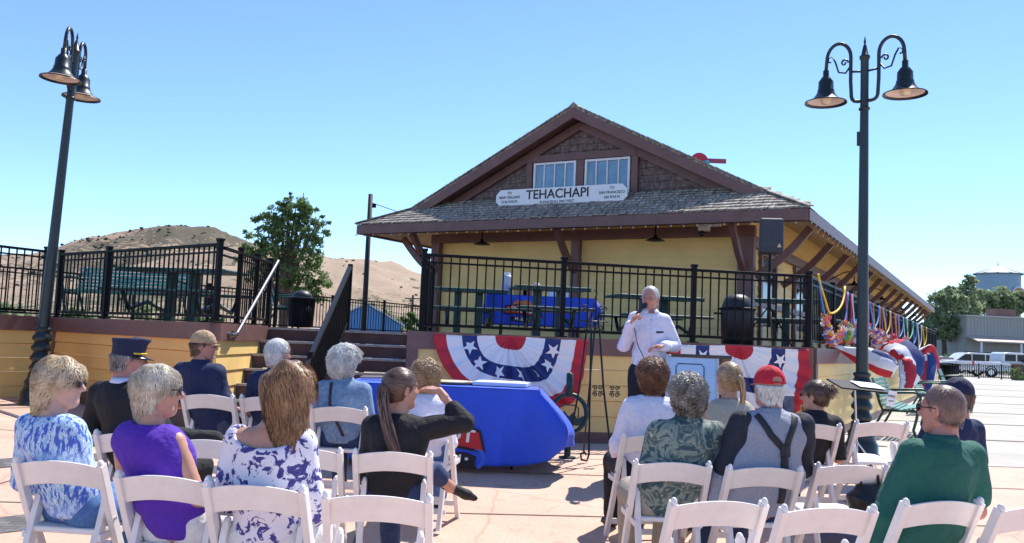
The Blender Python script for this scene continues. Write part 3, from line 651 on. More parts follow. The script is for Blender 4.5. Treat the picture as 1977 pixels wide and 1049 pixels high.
def billow(label, pts, rad, cols, seed, flat=.45):
    """bunting ballooned by the wind: pts = (u, v, Y) along its length"""
    t = thing('flag_bunting', label, 'bunting', at(*pts[0]), 0, 'wind blown buntings on the side railing'); b0 = Vector(t.location); rd = random.Random(seed)
    P = [at(*p) - b0 for p in pts]; n = 30; m = 22; V = []; idx = []
    for i in range(n + 1):
        f = i / n * (len(P) - 1); k = min(int(f), len(P) - 2); u = f - k; p0, p1, p2, p3 = P[max(k - 1, 0)], P[k], P[k + 1], P[min(k + 2, len(P) - 1)]
        c = .5 * ((2 * p1) + (p2 - p0) * u + (2 * p0 - 5 * p1 + 4 * p2 - p3) * u * u + (3 * p1 - p0 - 3 * p2 + p3) * u ** 3)
        r = rad[k] + (rad[k + 1] - rad[k]) * u; tn = (P[k + 1] - P[k]).normalized(); y = tn.cross(Vector((0, 1, 0))).normalized(); x = tn.cross(y)
        for j in range(m):
            a = 2 * math.pi * j / m; w_ = 1 + .10 * math.sin(a * 3 + i * .35 + seed) + .05 * math.sin(a * 7 + i * .8); V.append(c + y * (math.cos(a) * r * w_) + x * (math.sin(a) * r * flat * w_))
    mb = MB(); mb.v = [tuple(v) for v in V]
    for i in range(n):
        for j in range(m): mb.f.append((i * m + j, i * m + (j + 1) % m, (i + 1) * m + (j + 1) % m, (i + 1) * m + j)); mb.mi.append(cols(i / n, j / m))
    mb.f += [tuple(range(m)), tuple(n * m + j for j in range(m))]; mb.mi += [mb.mi[0], mb.mi[-1]]
    mb.build('cloth', [flagwhite, red, navyf], t, smooth=True); sb = []
    return t
billow('long bunting ballooned by wind behind the right street lamp, red below', [(1606, 668, 12.6), (1630, 676, 12.6), (1668, 690, 12.4), (1704, 704, 12.2), (1728, 716, 12.1)], [.01, .055, .14, .17, .10], lambda u, v: 1 if .28 < v < .80 else (2 if u > .55 and v < .1 else 0), 1)
billow('twisted red white and blue bunting blown up just right of the lamp', [(1692, 676, 15.4), (1716, 668, 15.0), (1742, 676, 14.6), (1758, 704, 14.4), (1752, 738, 14.2), (1738, 758, 14.1)], [.03, .13, .22, .22, .15, .02], lambda u, v: (2 if (v < .22 or v > .9) and .35 < u < .7 else (1 if (int(v * 5 + u * 3) % 2) else 0)), 2)
billow('smallest bunting blown out farthest along the side railing', [(1762, 690, 21.5), (1778, 680, 21), (1792, 692, 21), (1790, 730, 20.6), (1784, 768, 20.4)], [.05, .24, .28, .20, .03], lambda u, v: (2 if .1 < v < .3 and u > .4 else (1 if (int(v * 4 + u * 3) % 2) else 0)), 3)
# ------------------------------------------------------------------ leis and ribbons on the side rail
def lei(label, name, y0, y1, drop, cols, flower, z0=2.40, cat='lei', r=.03):
    t = thing(name, label, cat, onside((y0 + y1) / 2, z0), 0, 'leis and streamers on the side railing')
    base = Vector(t.location); n = 40; pts = []
    for i in range(n + 1):
        f = i / n; q = onside(y0 + (y1 - y0) * f, z0 - drop * (1 - (2 * f - 1) ** 2) ** .75 + 0, .07 + .02 * math.sin(f * 9)); pts.append(q - base)
    MB().tube(pts, .011 if flower else r * .5, 6).build('cord', mat('lei_cord_%s' % cols[0], COL[cols[0]], .6), t, smooth=True)
    if flower:
        for ci, cn in enumerate(cols):
            mb = MB()
            for i in range(n * 2):
                if i % len(cols) != ci: continue
                f = i / (n * 2)
                if not .16 < f < .84: continue
                k = int(f * n); p = pts[k]
                for _ in range(4):
                    q = p + Vector((random.uniform(-.04, .04), random.uniform(-.04, .04), random.uniform(-.05, .05)))
                    a = random.uniform(0, 3); 
                    for s in range(5):
                        th = a + s * 1.256; mb.add([q, q + Vector((math.cos(th) * .035, .012, math.sin(th) * .035)), q + Vector((math.cos(th + .8) * .035, -.012, math.sin(th + .8) * .035))], [(0, 1, 2)])
            mb.build('petals', mat('petal_' + cn, COL[cn], .7), t)
COL = dict(yellow=(.8, .5, .02), pink=(.75, .15, .3), blue=(.04, .25, .7), white=(.8, .8, .8), red=(.6, .03, .05), green=(.05, .4, .12), orange=(.8, .25, .04), purple=(.2, .08, .4))
lei('big flower lei of mixed colours hanging in a loop at the deck corner', 'flower_lei', .10, 2.5, .78, ['blue', 'orange', 'white', 'pink', 'yellow', 'red'], 1)
lei('smooth yellow lei draped over the side railing at the deck corner', 'lei', .05, 2.2, .45, ['yellow'], 0, z0=2.46)
lei('red and green flower lei just left of the right street lamp', 'flower_lei', 2.3, 2.8, .8, ['red', 'green', 'white', 'yellow'], 1)
lei('pink and blue flower lei just right of the right street lamp', 'flower_lei', 4.2, 4.9, .7, ['pink', 'blue', 'white'], 1)
lei('blue lei looped on the side railing beside the blown bunting', 'lei', 5.2, 6.4, .45, ['blue'], 0)
lei('flower lei of red and white blooms hanging over the twisted bunting', 'flower_lei', 5.6, 6.6, .75, ['orange', 'white', 'purple'], 1)
lei('yellow lei halfway along the side railing', 'lei', 7.2, 8.4, .5, ['yellow'], 0)
lei('pink flower lei halfway along the side railing', 'flower_lei', 8.6, 9.6, .8, ['pink', 'red', 'white'], 1)
lei('blue lei beyond the middle of the side railing', 'lei', 10, 11.2, .5, ['blue'], 0)
lei('green lei toward the far end of the side railing', 'lei', 12, 14, .5, ['green'], 0)
for k_, (y_, w_, dr, cs, fl_, lab) in enumerate(((3.0, .6, .7, ['white', 'blue', 'pink'], 1, 'white and blue flower lei directly behind the right lamp post'), (3.7, .5, .6, ['red'], 0, 'red bead lei just right of the lamp post'), (6.9, .7, .85, ['purple', 'white', 'orange'], 1, 'purple and white flower lei above the twisted bunting'), (9.4, .8, .6, ['orange'], 0, 'orange lei past the middle of the side railing'), (11.4, 1.0, .8, ['white', 'pink', 'red'], 1, 'pale flower lei near the far end of the side railing'), (13.9, 1.2, .6, ['blue'], 0, 'dark blue lei near the far end beside the green lei'), (15.6, 1.3, .7, ['white'], 0, 'white streamer lei at the far end of the side railing'), (17.5, 1.4, .6, ['yellow'], 0, 'last yellow lei at the far end of the side railing'))):
    lei(lab, 'flower_lei' if fl_ else 'lei', y_, y_ + w_, dr, cs, fl_)
# ------------------------------------------------------------------ benches
def bench(name, label, loc, rz, wd=1.5, group='green slatted park benches'):
    t = thing(name, label, 'bench', loc, rz, group)
    hw = wd / 2
    mb = MB(); 
    for i in range(7): mb.box((0, .06 + i * .058, .42 + .012 * abs(i - 3)), (wd, .046, .018))
    mb.build('seat', bgreen, t)
    mb = MB()
    for i in range(7): mb.box((0, -.0 - i * .022, .48 + i * .058), (wd, .018, .046))
    mb.build('backrest', bgreen, t)
    for s in (-1, 1):
        x = s * (hw - .06)
        mb = MB(); mb.tube([(x, .45, 0), (x, .40, .14), (x, .44, .30), (x, .46, .42), (x, .50, .55), (x, .48, .66), (x, .40, .68), (x, .1, .66), (x, -.10, .64)], .02, 6)
        mb.tube([(x, -.22, 0), (x, -.12, .15), (x, .0, .38), (x, -.05, .5), (x, -.15, .86)], .02, 6); mb.tube([(x, .46, .41), (x, .0, .40)], .02, 6)
        mb.build('leg', dgreen, t, smooth=True)
    return t
side_rz = ANG - R_(90)
for i, (u, Y) in enumerate(((1722, 13.6), (1782, 19), (1812, 27))):
    x = wx(u, Y, .3)
    lab = ('nearest green slatted bench by the yellow side wall, behind the music stand', 'second green bench by the side wall, under the blown bunting', 'farthest green bench by the side wall near the black bin')[i]
    base_l = Cn + BS * ((Y - Cn.y) / BS.y); p = base_l + BX * .62; bench('park_bench', lab, (p.x, p.y, .262), side_rz, 1.55)
bench('park_bench', 'green bench on the deck, to the left of the round topped bin', (wx(527, 17.6, DZ), 17.6, DZ), R_(-70), 1.2)
bench('park_bench', 'green bench on the deck far left behind the picnic table', (wx(250, 14.2, DZ), 14.2, DZ + .02), R_(175), 1.9)
# deck picnic tables
def picnic(label, u, Y, rz, wd=1.6):
    t = thing('picnic_table', label, 'picnic table', (wx(u, Y, DZ + .7), Y, DZ), rz, 'dark green mesh picnic tables on the deck'); m = mat('green_mesh_metal', (.02, .075, .065), .5, noise=(60, .5))
    MB().box((0, 0, .76), (wd, .75, .045)).build('table_top', m, t, bevel=.02)
    fr = MB()
    for i in range(26): fr.box((-wd / 2 + wd * (i + .5) / 26, -.385, .745), (.028, .03, .06))
    fr.build('slotted_rim', m, t)
    for s in (-1, 1):
        b_ = MB(); b_.box((0, s * .62, .44), (wd, .28, .04)); b_.build('seat', m, t, bevel=.015)
        l = MB(); l.box((s * .18, 0, .38), (.12, .12, .74)); l.build('leg', dgreen, t)
        l = MB(); l.tube([(s * (wd / 2 - .3), -.62, .42), (s * (wd / 2 - .3), -.45, .18), (s * (wd / 2 - .3), 0, .3), (s * (wd / 2 - .3), .45, .18), (s * (wd / 2 - .3), .62, .42)], .03, 6)
        l.build('seat_frame', dgreen, t, smooth=True)
picnic('dark green picnic table with benches behind the left deck railing', 355, 12.6, R_(-10), 1.7)
picnic('dark green picnic table in front of the blue clothed table on the deck', 1060, 13.2, R_(8), 1.15)
picnic('dark green picnic table on the deck behind the speaking man', 1262, 14.5, R_(12), 1.5)
picnic('dark green picnic table on the deck at its left end by the depot wall', 905, 14.6, R_(5), 1.3)
picnic('dark green picnic table beside the loudspeaker stand near the deck corner', 1540, 13.9, R_(-20), 1.3)
# deck table with cloth and supplies
def cloth_table(name, label, loc, rz, wd, dp, h, skirt, seed, m, flare=0):
    t = thing(name, label, 'table', loc, rz); 
    MB().box((0, 0, h - .03), (wd, dp, .04)).build('table_top', whitep, t)
    for sx in (-1, 1):
        MB().tube([(sx * (wd / 2 - .2), -dp / 2 + .1, h - .04), (sx * (wd / 2 - .2), -dp / 2 + .1, 0)], .014).build('leg', blackm, t); MB().tube([(sx * (wd / 2 - .2), dp / 2 - .1, h - .04), (sx * (wd / 2 - .2), dp / 2 - .1, 0)], .014).build('leg', blackm, t)
    return t
bluec = mat('royal_blue_tablecloth', (.018, .085, .68), .7, bump=(4, .7, .05), noise=(2.5, .12), sheen=.1)
def tablecloth(label, loc, rz, wd, dp, h, bot, flare, seed):
    rd = random.Random(seed); hw, hd = wd / 2 + .012, dp / 2 + .012
    # perimeter samples
    per = []
    def seg(a, b, n):
        for i in range(n): f = i / n; per.append((a[0] + (b[0] - a[0]) * f, a[1] + (b[1] - a[1]) * f))
    seg((-hw, -hd), (hw, -hd), 60); seg((hw, -hd), (hw, hd), 24); seg((hw, hd), (-hw, hd), 30); seg((-hw, hd), (-hw, -hd), 24)
    nP = len(per); rows = 22; V = []
    for i, (x, y) in enumerate(per):
        for j in range(rows):
            f = j / (rows - 1); z = h + .006 - (h - bot) * f
            nx_ = 1 if x > hw - .001 else (-1 if x < -hw + .001 else 0); ny_ = 1 if y > hd - .001 else (-1 if y < -hd + .001 else 0)
            fold = .048 * f * (math.sin(x * 8 + y * 11 + seed + f) + .6 * math.sin(x * 19 + y * 17 + 1.7 * seed + 2 * f)) * (.15 if abs(x - .1) < .5 and y < -hd * .9 else 1)
            X = x + nx_ * (.02 * f + fold); Y = y + ny_ * (.03 * f + fold)
            if flare:  # wind catches the right end of the cloth
                k = max(0, (x - hw * .74) / (hw * .26)) ** 1.8 * (1 if y < hd * .6 else .4)
                X += flare * k * math.sin(min(1, f * 1.15) * 1.9) * (.80 if nx_ else .55); z += k * flare * (.55 * f ** 1.5) * (1 if nx_ else .45) ; Y += -.10 * k * math.sin(f * 3)
            V.append((X, Y, z))
    mb = MB(); mb.v = V; 
    for i in range(nP):
        for j in range(rows - 1): mb.f.append((i * rows + j, ((i + 1) % nP) * rows + j, ((i + 1) % nP) * rows + j + 1, i * rows + j + 1)); mb.mi.append(0)
    mb.f.append(tuple(i * rows for i in range(nP))); mb.mi.append(0)
    o = mb.build('tablecloth', bluec, None, smooth=True); o.location = loc; o.rotation_euler = (0, 0, rz)
    s_ = o.modifiers.new('thick', 'SOLIDIFY'); s_.thickness = .004
    return tag(o, label, 'tablecloth')
def logo(parent, x, y, z, sc_, text_top=True):
    """mountain, red banner and word plate on the cloth front (local -Y face)"""
    o_ = mat('logo_orange', (.60, .20, .06), .7); r_ = mat('logo_red', (.50, .02, .03), .7); k_ = mat('logo_black', (.015, .012, .02), .7); wt = mat('logo_white', (.8, .8, .8), .7); lb = mat('logo_light_blue', (.04, .14, .70), .7)
    s = sc_
    def pr(pts, m, name, dy): MB().prism([(x + a * s, y + dy, z + b * s) for a, b in pts], (0, .004, 0)).build(name, m, parent)
    pr([(-.75, .18), (-.62, .40), (-.45, .50), (-.30, .42), (-.1, .52), (.08, .44), (.22, .20)], o_, 'logo_mountain', -.004)
    pr([(-1.02, -.12), (-.98, .24), (-.4, .32), (.2, .24), (.52, .12), (.62, -.26), (.2, -.2), (-.4, -.12)], k_, 'logo_outline', -.006)
    pr([(-.98, -.08), (-.94, .2), (-.4, .28), (.2, .2), (.48, .09), (.56, -.21), (.2, -.15), (-.4, -.08)], r_, 'logo_banner', -.010)
    text('DEPOT', .30 * s, wt, parent, (x - .18 * s, y - .012, z + .055 * s), (R_(90), R_(5), 0), sx=1.25, bold=.006 * s, ext=.002)
    pr([(-.75, -.40), (-.7, -.2), (.3, -.26), (.46, -.32), (.42, -.50), (-.3, -.42)], k_, 'logo_plate', -.008)
    text('MUSEUM •', .17 * s, wt, parent, (x - .12 * s, y - .012, z - .335 * s), (R_(90), R_(5), 0), sx=1.15, bold=.005 * s, ext=.002)
    # train wheel sweep shape in lighter blue
    mb = MB(); P = [(x + s * (.42 + .16 * math.cos(a)), y - .004, z + s * (-.34 + .17 * math.sin(a))) for a in [i * .25 for i in range(-5, 7)]]
    mb.tube(P, .04 * s, 6); mb.v = [(a, y - .006 + (b - y) * .12, c) for a, b, c in mb.v]; mb.build('logo_wheel', lb, parent)
gz = .25
tx, ty, tr = wx(858, 8.55, .9), 8.55, R_(-3)
tb_ = cloth_table('folding_table', 'folding table under the wind blown blue cloth in front of the deck wall', (tx, ty, gz - .01), tr, 1.80, .75, .74, 0, 1, bluec)
tc_ = tablecloth('royal blue tablecloth with a red DEPOT MUSEUM logo flapping in front of the deck wall', (tx, ty, gz), tr, 1.83, .77, .745, .03, .36, 2)
logo(tc_, .13, -.432, .29, .54)
# items on the table
t = thing('round_plaque', 'round black edged plaque with a painted scene lying on the blue tablecloth', 'plaque', (tx + .08, ty + .02, gz + .755), tr)
MB().lathe([(0, 0), (.26, 0), (.26, .018), (.24, .022), (0, .022)], n=32).build('disc', mat('plaque_rim', (.03, .03, .03), .4), t, smooth=False)
MB().lathe([(0, .024), (.22, .024)], n=28).build('face', noisemat('plaque_face', 9, [(.4, (.75, .55, .2)), (.5, (.75, .73, .7)), (.6, (.3, .15, .08))], .4, interp='CONSTANT'), t)
t = thing('framed_certificate', 'flat white framed board lying at the right end of the blue tablecloth', 'picture frame', (tx + .56, ty - .02, gz + .755), tr + R_(-4))
MB().box((0, 0, .02), (.52, .40, .035)).build('frame', mat('pale_frame', (.62, .66, .72), .4), t, bevel=.004); MB().box((0, 0, .039), (.44, .32, .003)).build('sheet', paper, t)
t = thing('wooden_sticks', 'tan wooden sticks lying on the left end of the blue tablecloth', 'sticks', (tx - .62, ty + .1, gz + .755), tr)
for i in range(3): MB().bar((-.22, .05 * i - .05, .02), (.22, .09 * i - .02, .03), .03, .025).build('stick', mat('pale_stick', (.5, .36, .22), .6), t)
# table on the deck
dx_, dy_ = wx(1040, 15.6, 2.0), 15.6
cloth_table('folding_table', 'folding table under a blue cloth on the deck against the depot', (dx_, dy_, DZ), R_(4), 1.75, .7, .74, 0, 1, bluec)
tc2 = tablecloth('blue tablecloth with a red DEPOT MUSEUM logo on the deck behind the railing', (dx_, dy_, DZ), R_(4), 1.9, .72, .745, .22, .12, 5)
logo(tc2, -.22, -.40, .46, .42)
def jug(label, u, m, r, h, cat='jug', name='drink_jug'):
    t = thing(name, label, cat, (wx(u, dy_, 2.4), dy_, DZ + .752)); MB().lathe([(0, 0), (r, 0), (r, h * .8), (r * .9, h * .86), (0, h * .86)], n=16).build('barrel', m, t, smooth=True); MB().lathe([(0, h * .86), (r * .75, h * .86), (r * .6, h), (0, h)], n=12).build('lid', whitep, t)
jug('silver drink urn at the left end of the blue clothed deck table', 978, mat('brushed_urn', (.42, .43, .45), .5, .3), .095, .42)
jug('red topped jar in the middle of the blue clothed deck table', 1036, mat('jar_red', (.45, .06, .1), .4), .07, .26, 'jar', 'jar')
for u, col, wd, lab in ((1004, (.45, .28, .08), .24, 'yellow cardboard box beside the silver urn on the deck table'), (1018, (.3, .07, .04), .16, 'small red box on the deck table'), (1078, (.7, .7, .72), .34, 'white box at the right of the deck table')):
    t = thing('supply_box', lab, 'box', (wx(u, dy_ - .1, 2.3), dy_ - .1, DZ + .752)); MB().box((0, 0, .07), (wd, .2, .14)).build('carton', mat('carton_%d' % u, col, .7), t, bevel=.004); MB().box((0, 0, .145), (wd + .01, .21, .02)).build('lid', mat('cartonlid_%d' % u, tuple(min(1, c * 1.3) for c in col), .7), t)

# bins
def bin_(label, loc, r, h, dome):
    t = thing('litter_bin', label, 'bin', loc); mb = MB()
    for i in range(30):
        a = i * 2 * math.pi / 30; mb.bar((r * math.cos(a), r * math.sin(a), .05), (r * 1.12 * math.cos(a), r * 1.12 * math.sin(a), h * .80), .03, .012)
    mb.build('slats', blackm, t); MB().lathe([(0, .03), (r * .92, .04), (r * .98, h * .76), (r * .6, h * .76)], n=20).build('liner', blackplastic, t, smooth=True)
    MB().lathe([(r * .85, h * .78), (r * 1.2, h * .78), (r * 1.22, h * .84), (r * .85, h * .86)], n=24).build('rim', blackm, t)
    if dome: MB().lathe([(r * .8, h * .84), (r * .82, h * .9), (r * .7, h * .97), (r * .45, h * 1.03), (0, h * 1.06)], n=24).build('dome_lid', blackplastic, t, smooth=True)
bin_('black slatted litter bin with a round dome lid at the back of the deck', (wx(582, 16.8, 1.9), 16.8, DZ), .23, .72, 1)
bin_('black slatted litter bin far off by the low fence near the white cars', (wx(1832, 46, .7), 46, .262), .45, 1.1, 0)
t = thing('barrel_smoker', 'black covered barrel bin on the deck behind the railing, right of the man in white', 'bin', (wx(1424, 13.4, 2), 13.4, DZ))
MB().lathe([(0, 0), (.24, 0), (.26, .55), (.24, .62), (.2, .74), (.1, .80), (0, .81)], n=20).build('barrel', blackplastic, t, smooth=True); MB().lathe([(.25, .55), (.28, .56), (.28, .59), (.25, .6)], n=20).build('rim', blackm, t); MB().box((-.3, 0, .5), (.12, .1, .03)).build('handle', blackm, t)

# loudspeaker on tripod
sp = Vector((wx(1487, 12.0, 3), 12.0, DZ))
t = thing('tripod_stand', 'black tripod stand holding the loudspeaker on the deck', 'stand', sp)
MB().tube([(0, 0, .3), (0, 0, 1.32)], .018).build('pole', blackm, t); MB().tube([(0, 0, .28), (0, 0, .62)], .028).build('collar', blackm, t)
for k in range(3):
    a = k * 2.094 + .4; MB().bar((.02 * math.cos(a), .02 * math.sin(a), .55), (.42 * math.cos(a), .42 * math.sin(a), .01), .022, .012).build('leg', blackm, t); MB().bar((0, 0, .3), (.2 * math.cos(a), .2 * math.sin(a), .28), .012, .01).build('brace', blackm, t)
t = thing('loudspeaker', 'grey black loudspeaker on its tripod stand above the deck railing', 'loudspeaker', sp + Vector((0, 0, 1.30)), R_(-8))
MB().prism([(-.17, -.14, .0), (.17, -.14, .0), (.13, .15, .0), (-.13, .15, .0)], (0, 0, .49)).build('cabinet', speakerm, t, bevel=.035)
MB().box((0, -.142, .27), (.27, .012, .40)).build('grille', mat('speaker_grille', (.028, .034, .05), .5, noise=(200, .4)), t, bevel=.003)
MB().prism([(.07, -.15, .08), (.13, -.15, .08), (.10, -.15, .14)], (0, -.004, 0)).build('badge', mat('badge_tan', (.6, .45, .3), .5), t)

# ring post (bike rack)
t = thing('bike_rack', 'dark green post with a ring and mountain emblem, right of the blue table', 'bike rack', (wx(1098, 9.15, .7), 9.15, gz))
MB().lathe([(.0, 0), (.09, 0), (.09, .015), (.035, .02), (.035, .28), (0, .28)], n=14).build('lower_post', dgreen, t, smooth=True)
MB().lathe([(0, .64), (.038, .64), (.038, .88), (.0, .89)], n=14).build('upper_post', dgreen, t, smooth=True)
MB().tube([(.185 * math.sin(a), 0, .46 + .20 * math.cos(a)) for a in [i * math.pi / 18 for i in range(37)]], .024, 8).build('ring', dgreen, t, smooth=True)
a_ = MB(); a_.tube([(-.10, 0, .38), (-.10, 0, .52), (-.07, 0, .55), (.07, 0, .55), (.10, 0, .52), (.10, 0, .38)], .008, 6); a_.prism([(-.16, -.01, .34), (.16, -.01, .34), (.16, -.01, .44), (.09, -.01, .41), (.05, -.01, .48), (.0, -.01, .43), (-.05, -.01, .49), (-.09, -.01, .42), (-.16, -.01, .45)], (0, .02, 0)); a_.build('emblem', dgreen, t)

# wrought iron easel
t = thing('display_easel', 'tall thin wrought iron easel with scroll hooks standing before the deck wall', 'easel', (wx(1140, 8.9, .8), 8.9, gz), R_(8))
H = 1.52
for s, nm in ((-1, 'leg'), (1, 'leg')):
    MB().tube([(s * .05, 0, H), (s * .13, 0, .75), (s * .23, 0, .10), (s * .26, -.03, .03), (s * .29, -.05, .03), (s * .29, -.03, .07)] if s > 0 else [(-.02, 0, H), (-.01, 0, .6), (-.0, 0, .08), (-.03, -.05, .02), (-.09, -.06, .03), (-.10, -.06, .09), (-.06, -.06, .11), (-.04, -.06, .08)], .011, 6).build(nm, iron, t, smooth=True)
MB().tube([(-.05, 0, H), (-.13, .0, .7), (-.22, .05, .05), (-.25, .06, .03)], .010, 6).build('leg', iron, t, smooth=True)
MB().tube([(.02, .0, H - .1), (.06, .5, .02)], .010, 6).build('leg', iron, t, smooth=True)
def scrollpts(cx, cz, r, s, turns=1.4, y=0): return [(cx + s * r * (1 - i / 22) * math.cos(i / 18 * turns * 6.28), y, cz + r * (1 - i / 22) * math.sin(i / 18 * turns * 6.28)) for i in range(19)]
a_ = MB()
for s in (-1, 1):
    a_.tube(scrollpts(s * .09, H + .03, .05, s), .007, 5); a_.tube(scrollpts(s * .06, H - .16, .05, -s), .007, 5)
a_.tube([(-.16, 0, H - .09), (.16, 0, H - .09)], .008, 5); a_.tube([(0, 0, H), (.0, 0, H + .12), (.03, 0, H + .2), (0, 0, H + .24)], .007, 5); a_.build('crest', iron, t, smooth=True)
for x in (.07, .25):
    a_ = MB()
    for s in (-1, 1):
        for q in (-1, 1): a_.tube(scrollpts(x + s * .028, .72 + q * .035, .026, s), .006, 5)
    a_.tube([(x - .05, 0, .72), (x + .05, 0, .72)], .006, 5); a_.build('hook', iron, t, smooth=True)
# lectern with poster
lx, ly = wx(1335, 8.15, 1), 8.15
t = thing('lectern', 'dark wooden lectern with a slanted top to the right of the speaking man', 'lectern', (lx + .09, ly + .2, gz - .01), R_(-4)); dk = mat('dark_wood', (.05, .035, .03), .5, noise=(10, .3))
MB().box((0, 0, .52), (.46, .32, 1.0)).build('cabinet', dk, t, bevel=.01); MB().prism([(-.27, -.20, 1.12), (-.27, .24, 1.00), (-.27, .24, 1.03), (-.27, -.20, 1.15)], (.56, 0, 0)).build('top', dk, t); MB().box((0, 0, .03), (.54, .4, .06)).build('base', dk, t)
t = thing('framed_poster', 'framed pale blue poster with a gold mountain emblem propped on the front of the lectern', 'poster', (lx, ly - .04, .61), R_(-4)); t.rotation_euler = (R_(-5), 0, R_(-4))
fr = MB(); W_, H_ = .47, .76
for a, c in (((0, 0, 0), (W_, .03, .025)), ((0, 0, H_), (W_, .03, .025)), ((-W_ / 2, 0, H_ / 2), (.025, .03, H_ + .025)), ((W_ / 2, 0, H_ / 2), (.025, .03, H_ + .025))): fr.box(a, c)
fr.build('frame', mat('silver_frame', (.42, .42, .42), .35, .6), t, bevel=.003)
MB().box((0, .004, H_ / 2), (W_ - .01, .012, H_ - .01)).build('sheet', noisemat('poster_blue', 2.5, [(.3, (.30, .48, .78)), (.7, (.42, .60, .86))], .3), t)
gold = mat('poster_gold', (.62, .42, .05), .4)
a_ = MB(); pts = [(-.15, .40), (-.15, .66), (-.13, .69), (.09, .69), (.11, .66), (.11, .40)]
a_.tube([(x, -.004, z) for x, z in pts], .005, 5); a_.build('emblem_outline', blk, t)
MB().prism([(-.15, -.006, .46), (-.15, -.006, .54), (-.09, -.006, .60), (-.06, -.006, .57), (-.02, -.006, .625), (.02, -.006, .58), (.05, -.006, .60), (.11, -.006, .54), (.11, -.006, .46)], (0, .004, 0)).build('emblem_mountains', gold, t)
MB().prism([(-.05, -.008, .58), (-.02, -.008, .63), (.012, -.008, .585)], (0, .004, 0)).build('emblem_peak', mat('poster_brown', (.15, .1, .07), .5), t)
# music stand with tag
mx_, my_ = wx(1652, 8.6, 1.0), 8.6
t = thing('music_stand', 'low black music stand with a white paper tag beside the right street lamp', 'music stand', (mx_ + .02, my_, .24), R_(5))
MB().tube([(0, 0, .2), (-.03, 0, .86)], .010, 6).build('pole', chrome, t)
for k in range(3):
    a = k * 2.094; MB().tube([(0, 0, .35), (.28 * math.cos(a), .28 * math.sin(a), .01)], .008, 6).build('leg', chrome, t)
MB().box((.0, 0, .90), (.50, .34, .015), Matrix.Rotation(R_(12), 3, 'X') @ Matrix.Rotation(R_(4), 3, 'Y')).build('desk', blackm, t, bevel=.004)
pg = MB().box((.10, 0, .915), (.26, .22, .004), Matrix.Rotation(R_(12), 3, 'X') @ Matrix.Rotation(R_(4), 3, 'Y')).build('sheet', paper, t)
tg = MB().box((.255, -.17, .80), (.085, .004, .15), Matrix.Rotation(R_(12), 3, 'Y')).build('tag', paper, t); 
for i, s in enumerate(('WIRE', 'UP')): text(s, .034, blk, tg, (.253, -.174, .82 - i * .045), (R_(90), R_(8), 0), ext=.001) if i == 0 else MB().box((.25, -.1735, .775), (.05, .002, .008)).build('printed_line', blk, tg)

# ------------------------------------------------------------------ chairs
def make_chair():
    t = thing('folding_chair', 'white', 'chair')
    # frame runs from the top of the back down to the front feet; (x, y, z)
    for s in (-1, 1):
        x = s * .212
        a = MB(); P = [(x, -.235, .785), (x, -.12, .55), (x * .985, .05, .24), (x * .98, .19, 0)]
        for q0, q1 in zip(P[:-1], P[1:]): a.bar(q0, Vector(q1) + (Vector(q1) - Vector(q0)) * .03, .032, .048, up=(0, 1, .3))
        a.sphere((x, -.237, .787), .023, 8, 6, sc=(.62, 1, 1)); a.build('leg', resin, t, bevel=.006)
        x = s * .172
        a = MB(); a.bar((x, -.09, .60), (x, -.27, .0), .030, .05, up=(0, 1, .3)); a.sphere((x, -.09, .60), .027, 10, 6, sc=(.56, 1, 1)); a.build('leg', resin, t, bevel=.006)
    n = 13; V = []; 
    for i in range(n):
        f = i / (n - 1) * 2 - 1; x = f * .20; yb = -.225 - .028 * (1 - f * f); arch = .026 * (1 - f * f)
        V += [(x, yb - .009, .770 + arch), (x, yb + .009, .770 + arch), (x, yb + .009 + .052, .655 + arch), (x, yb - .009 + .052, .655 + arch)]
    a = MB(); fs = []
    for i in range(n - 1):
        for k in range(4): fs.append((i * 4 + k, i * 4 + (k + 1) % 4, (i + 1) * 4 + (k + 1) % 4, (i + 1) * 4 + k))
    fs += [(3, 2, 1, 0), tuple((n - 1) * 4 + k for k in range(4))]
    a.add(V, fs); a.build('backrest', resin, t, bevel=.004)
    for s in (-1, 1): MB().tube([(s * .188, -.105, .515), (s * .234, -.105, .515)], .009, 8).build('hinge_bolt', chrome, t)
    a = MB(); a.prism([(-.17, -.15, .435), (.17, -.15, .435), (.182, .0, .445), (.182, .19, .455), (.15, .235, .455), (-.15, .235, .455), (-.182, .19, .455), (-.182, .0, .445)], (0, 0, .03)); a.build('seat', resin, t, bevel=.010)
    a = MB()
    for s in (-1, 1): a.bar((s * .193, -.17, .43), (s * .193, .20, .445), .018, .035)
    a.bar((-.193, .03, .425), (.193, .03, .425), .018, .02)
    a.build('seat_frame', resin, t, bevel=.003)
    for P in (((-.20, -.19, .12), (.20, -.19, .12)), ((-.20, .115, .13), (.20, .115, .13)), ((-.18, -.16, .20), (.18, -.16, .20))):
        MB().bar(P[0], P[1], .018, .038).build('stretcher', resin, t)
    return t
CH = {}
chair0 = make_chair(); first = True
def chair(key, u, d, rot, label):
    global first
    t = chair0 if first else copy_tree(chair0); first = False
    rz = R_(rot); bx = wx(u, d, .75); bx, by = bx, d
    ox = bx - math.sin(rz) * .25; oy = by + math.cos(rz) * .25
    t.location = (ox, oy, G(ox, oy)); t.rotation_euler = (0, 0, rz); tag(t, label, 'chair', 'white folding chairs'); CH[key] = t
    return t
chair('C1', 108, 4.15, -6, 'white folding chair under the blonde woman in the blue patterned top')
chair('C2', 245, 5.3, -8, 'white folding chair under the man in the black conductor cap')
chair('C3', 310, 3.86, -8, 'white folding chair under the woman in the purple sleeveless top')
chair('C4', 488, 3.72, -6, 'white folding chair under the woman in the white and navy floral top')
chair('C5', 396, 7.0, -8, 'white folding chair under the man in the tan cap')
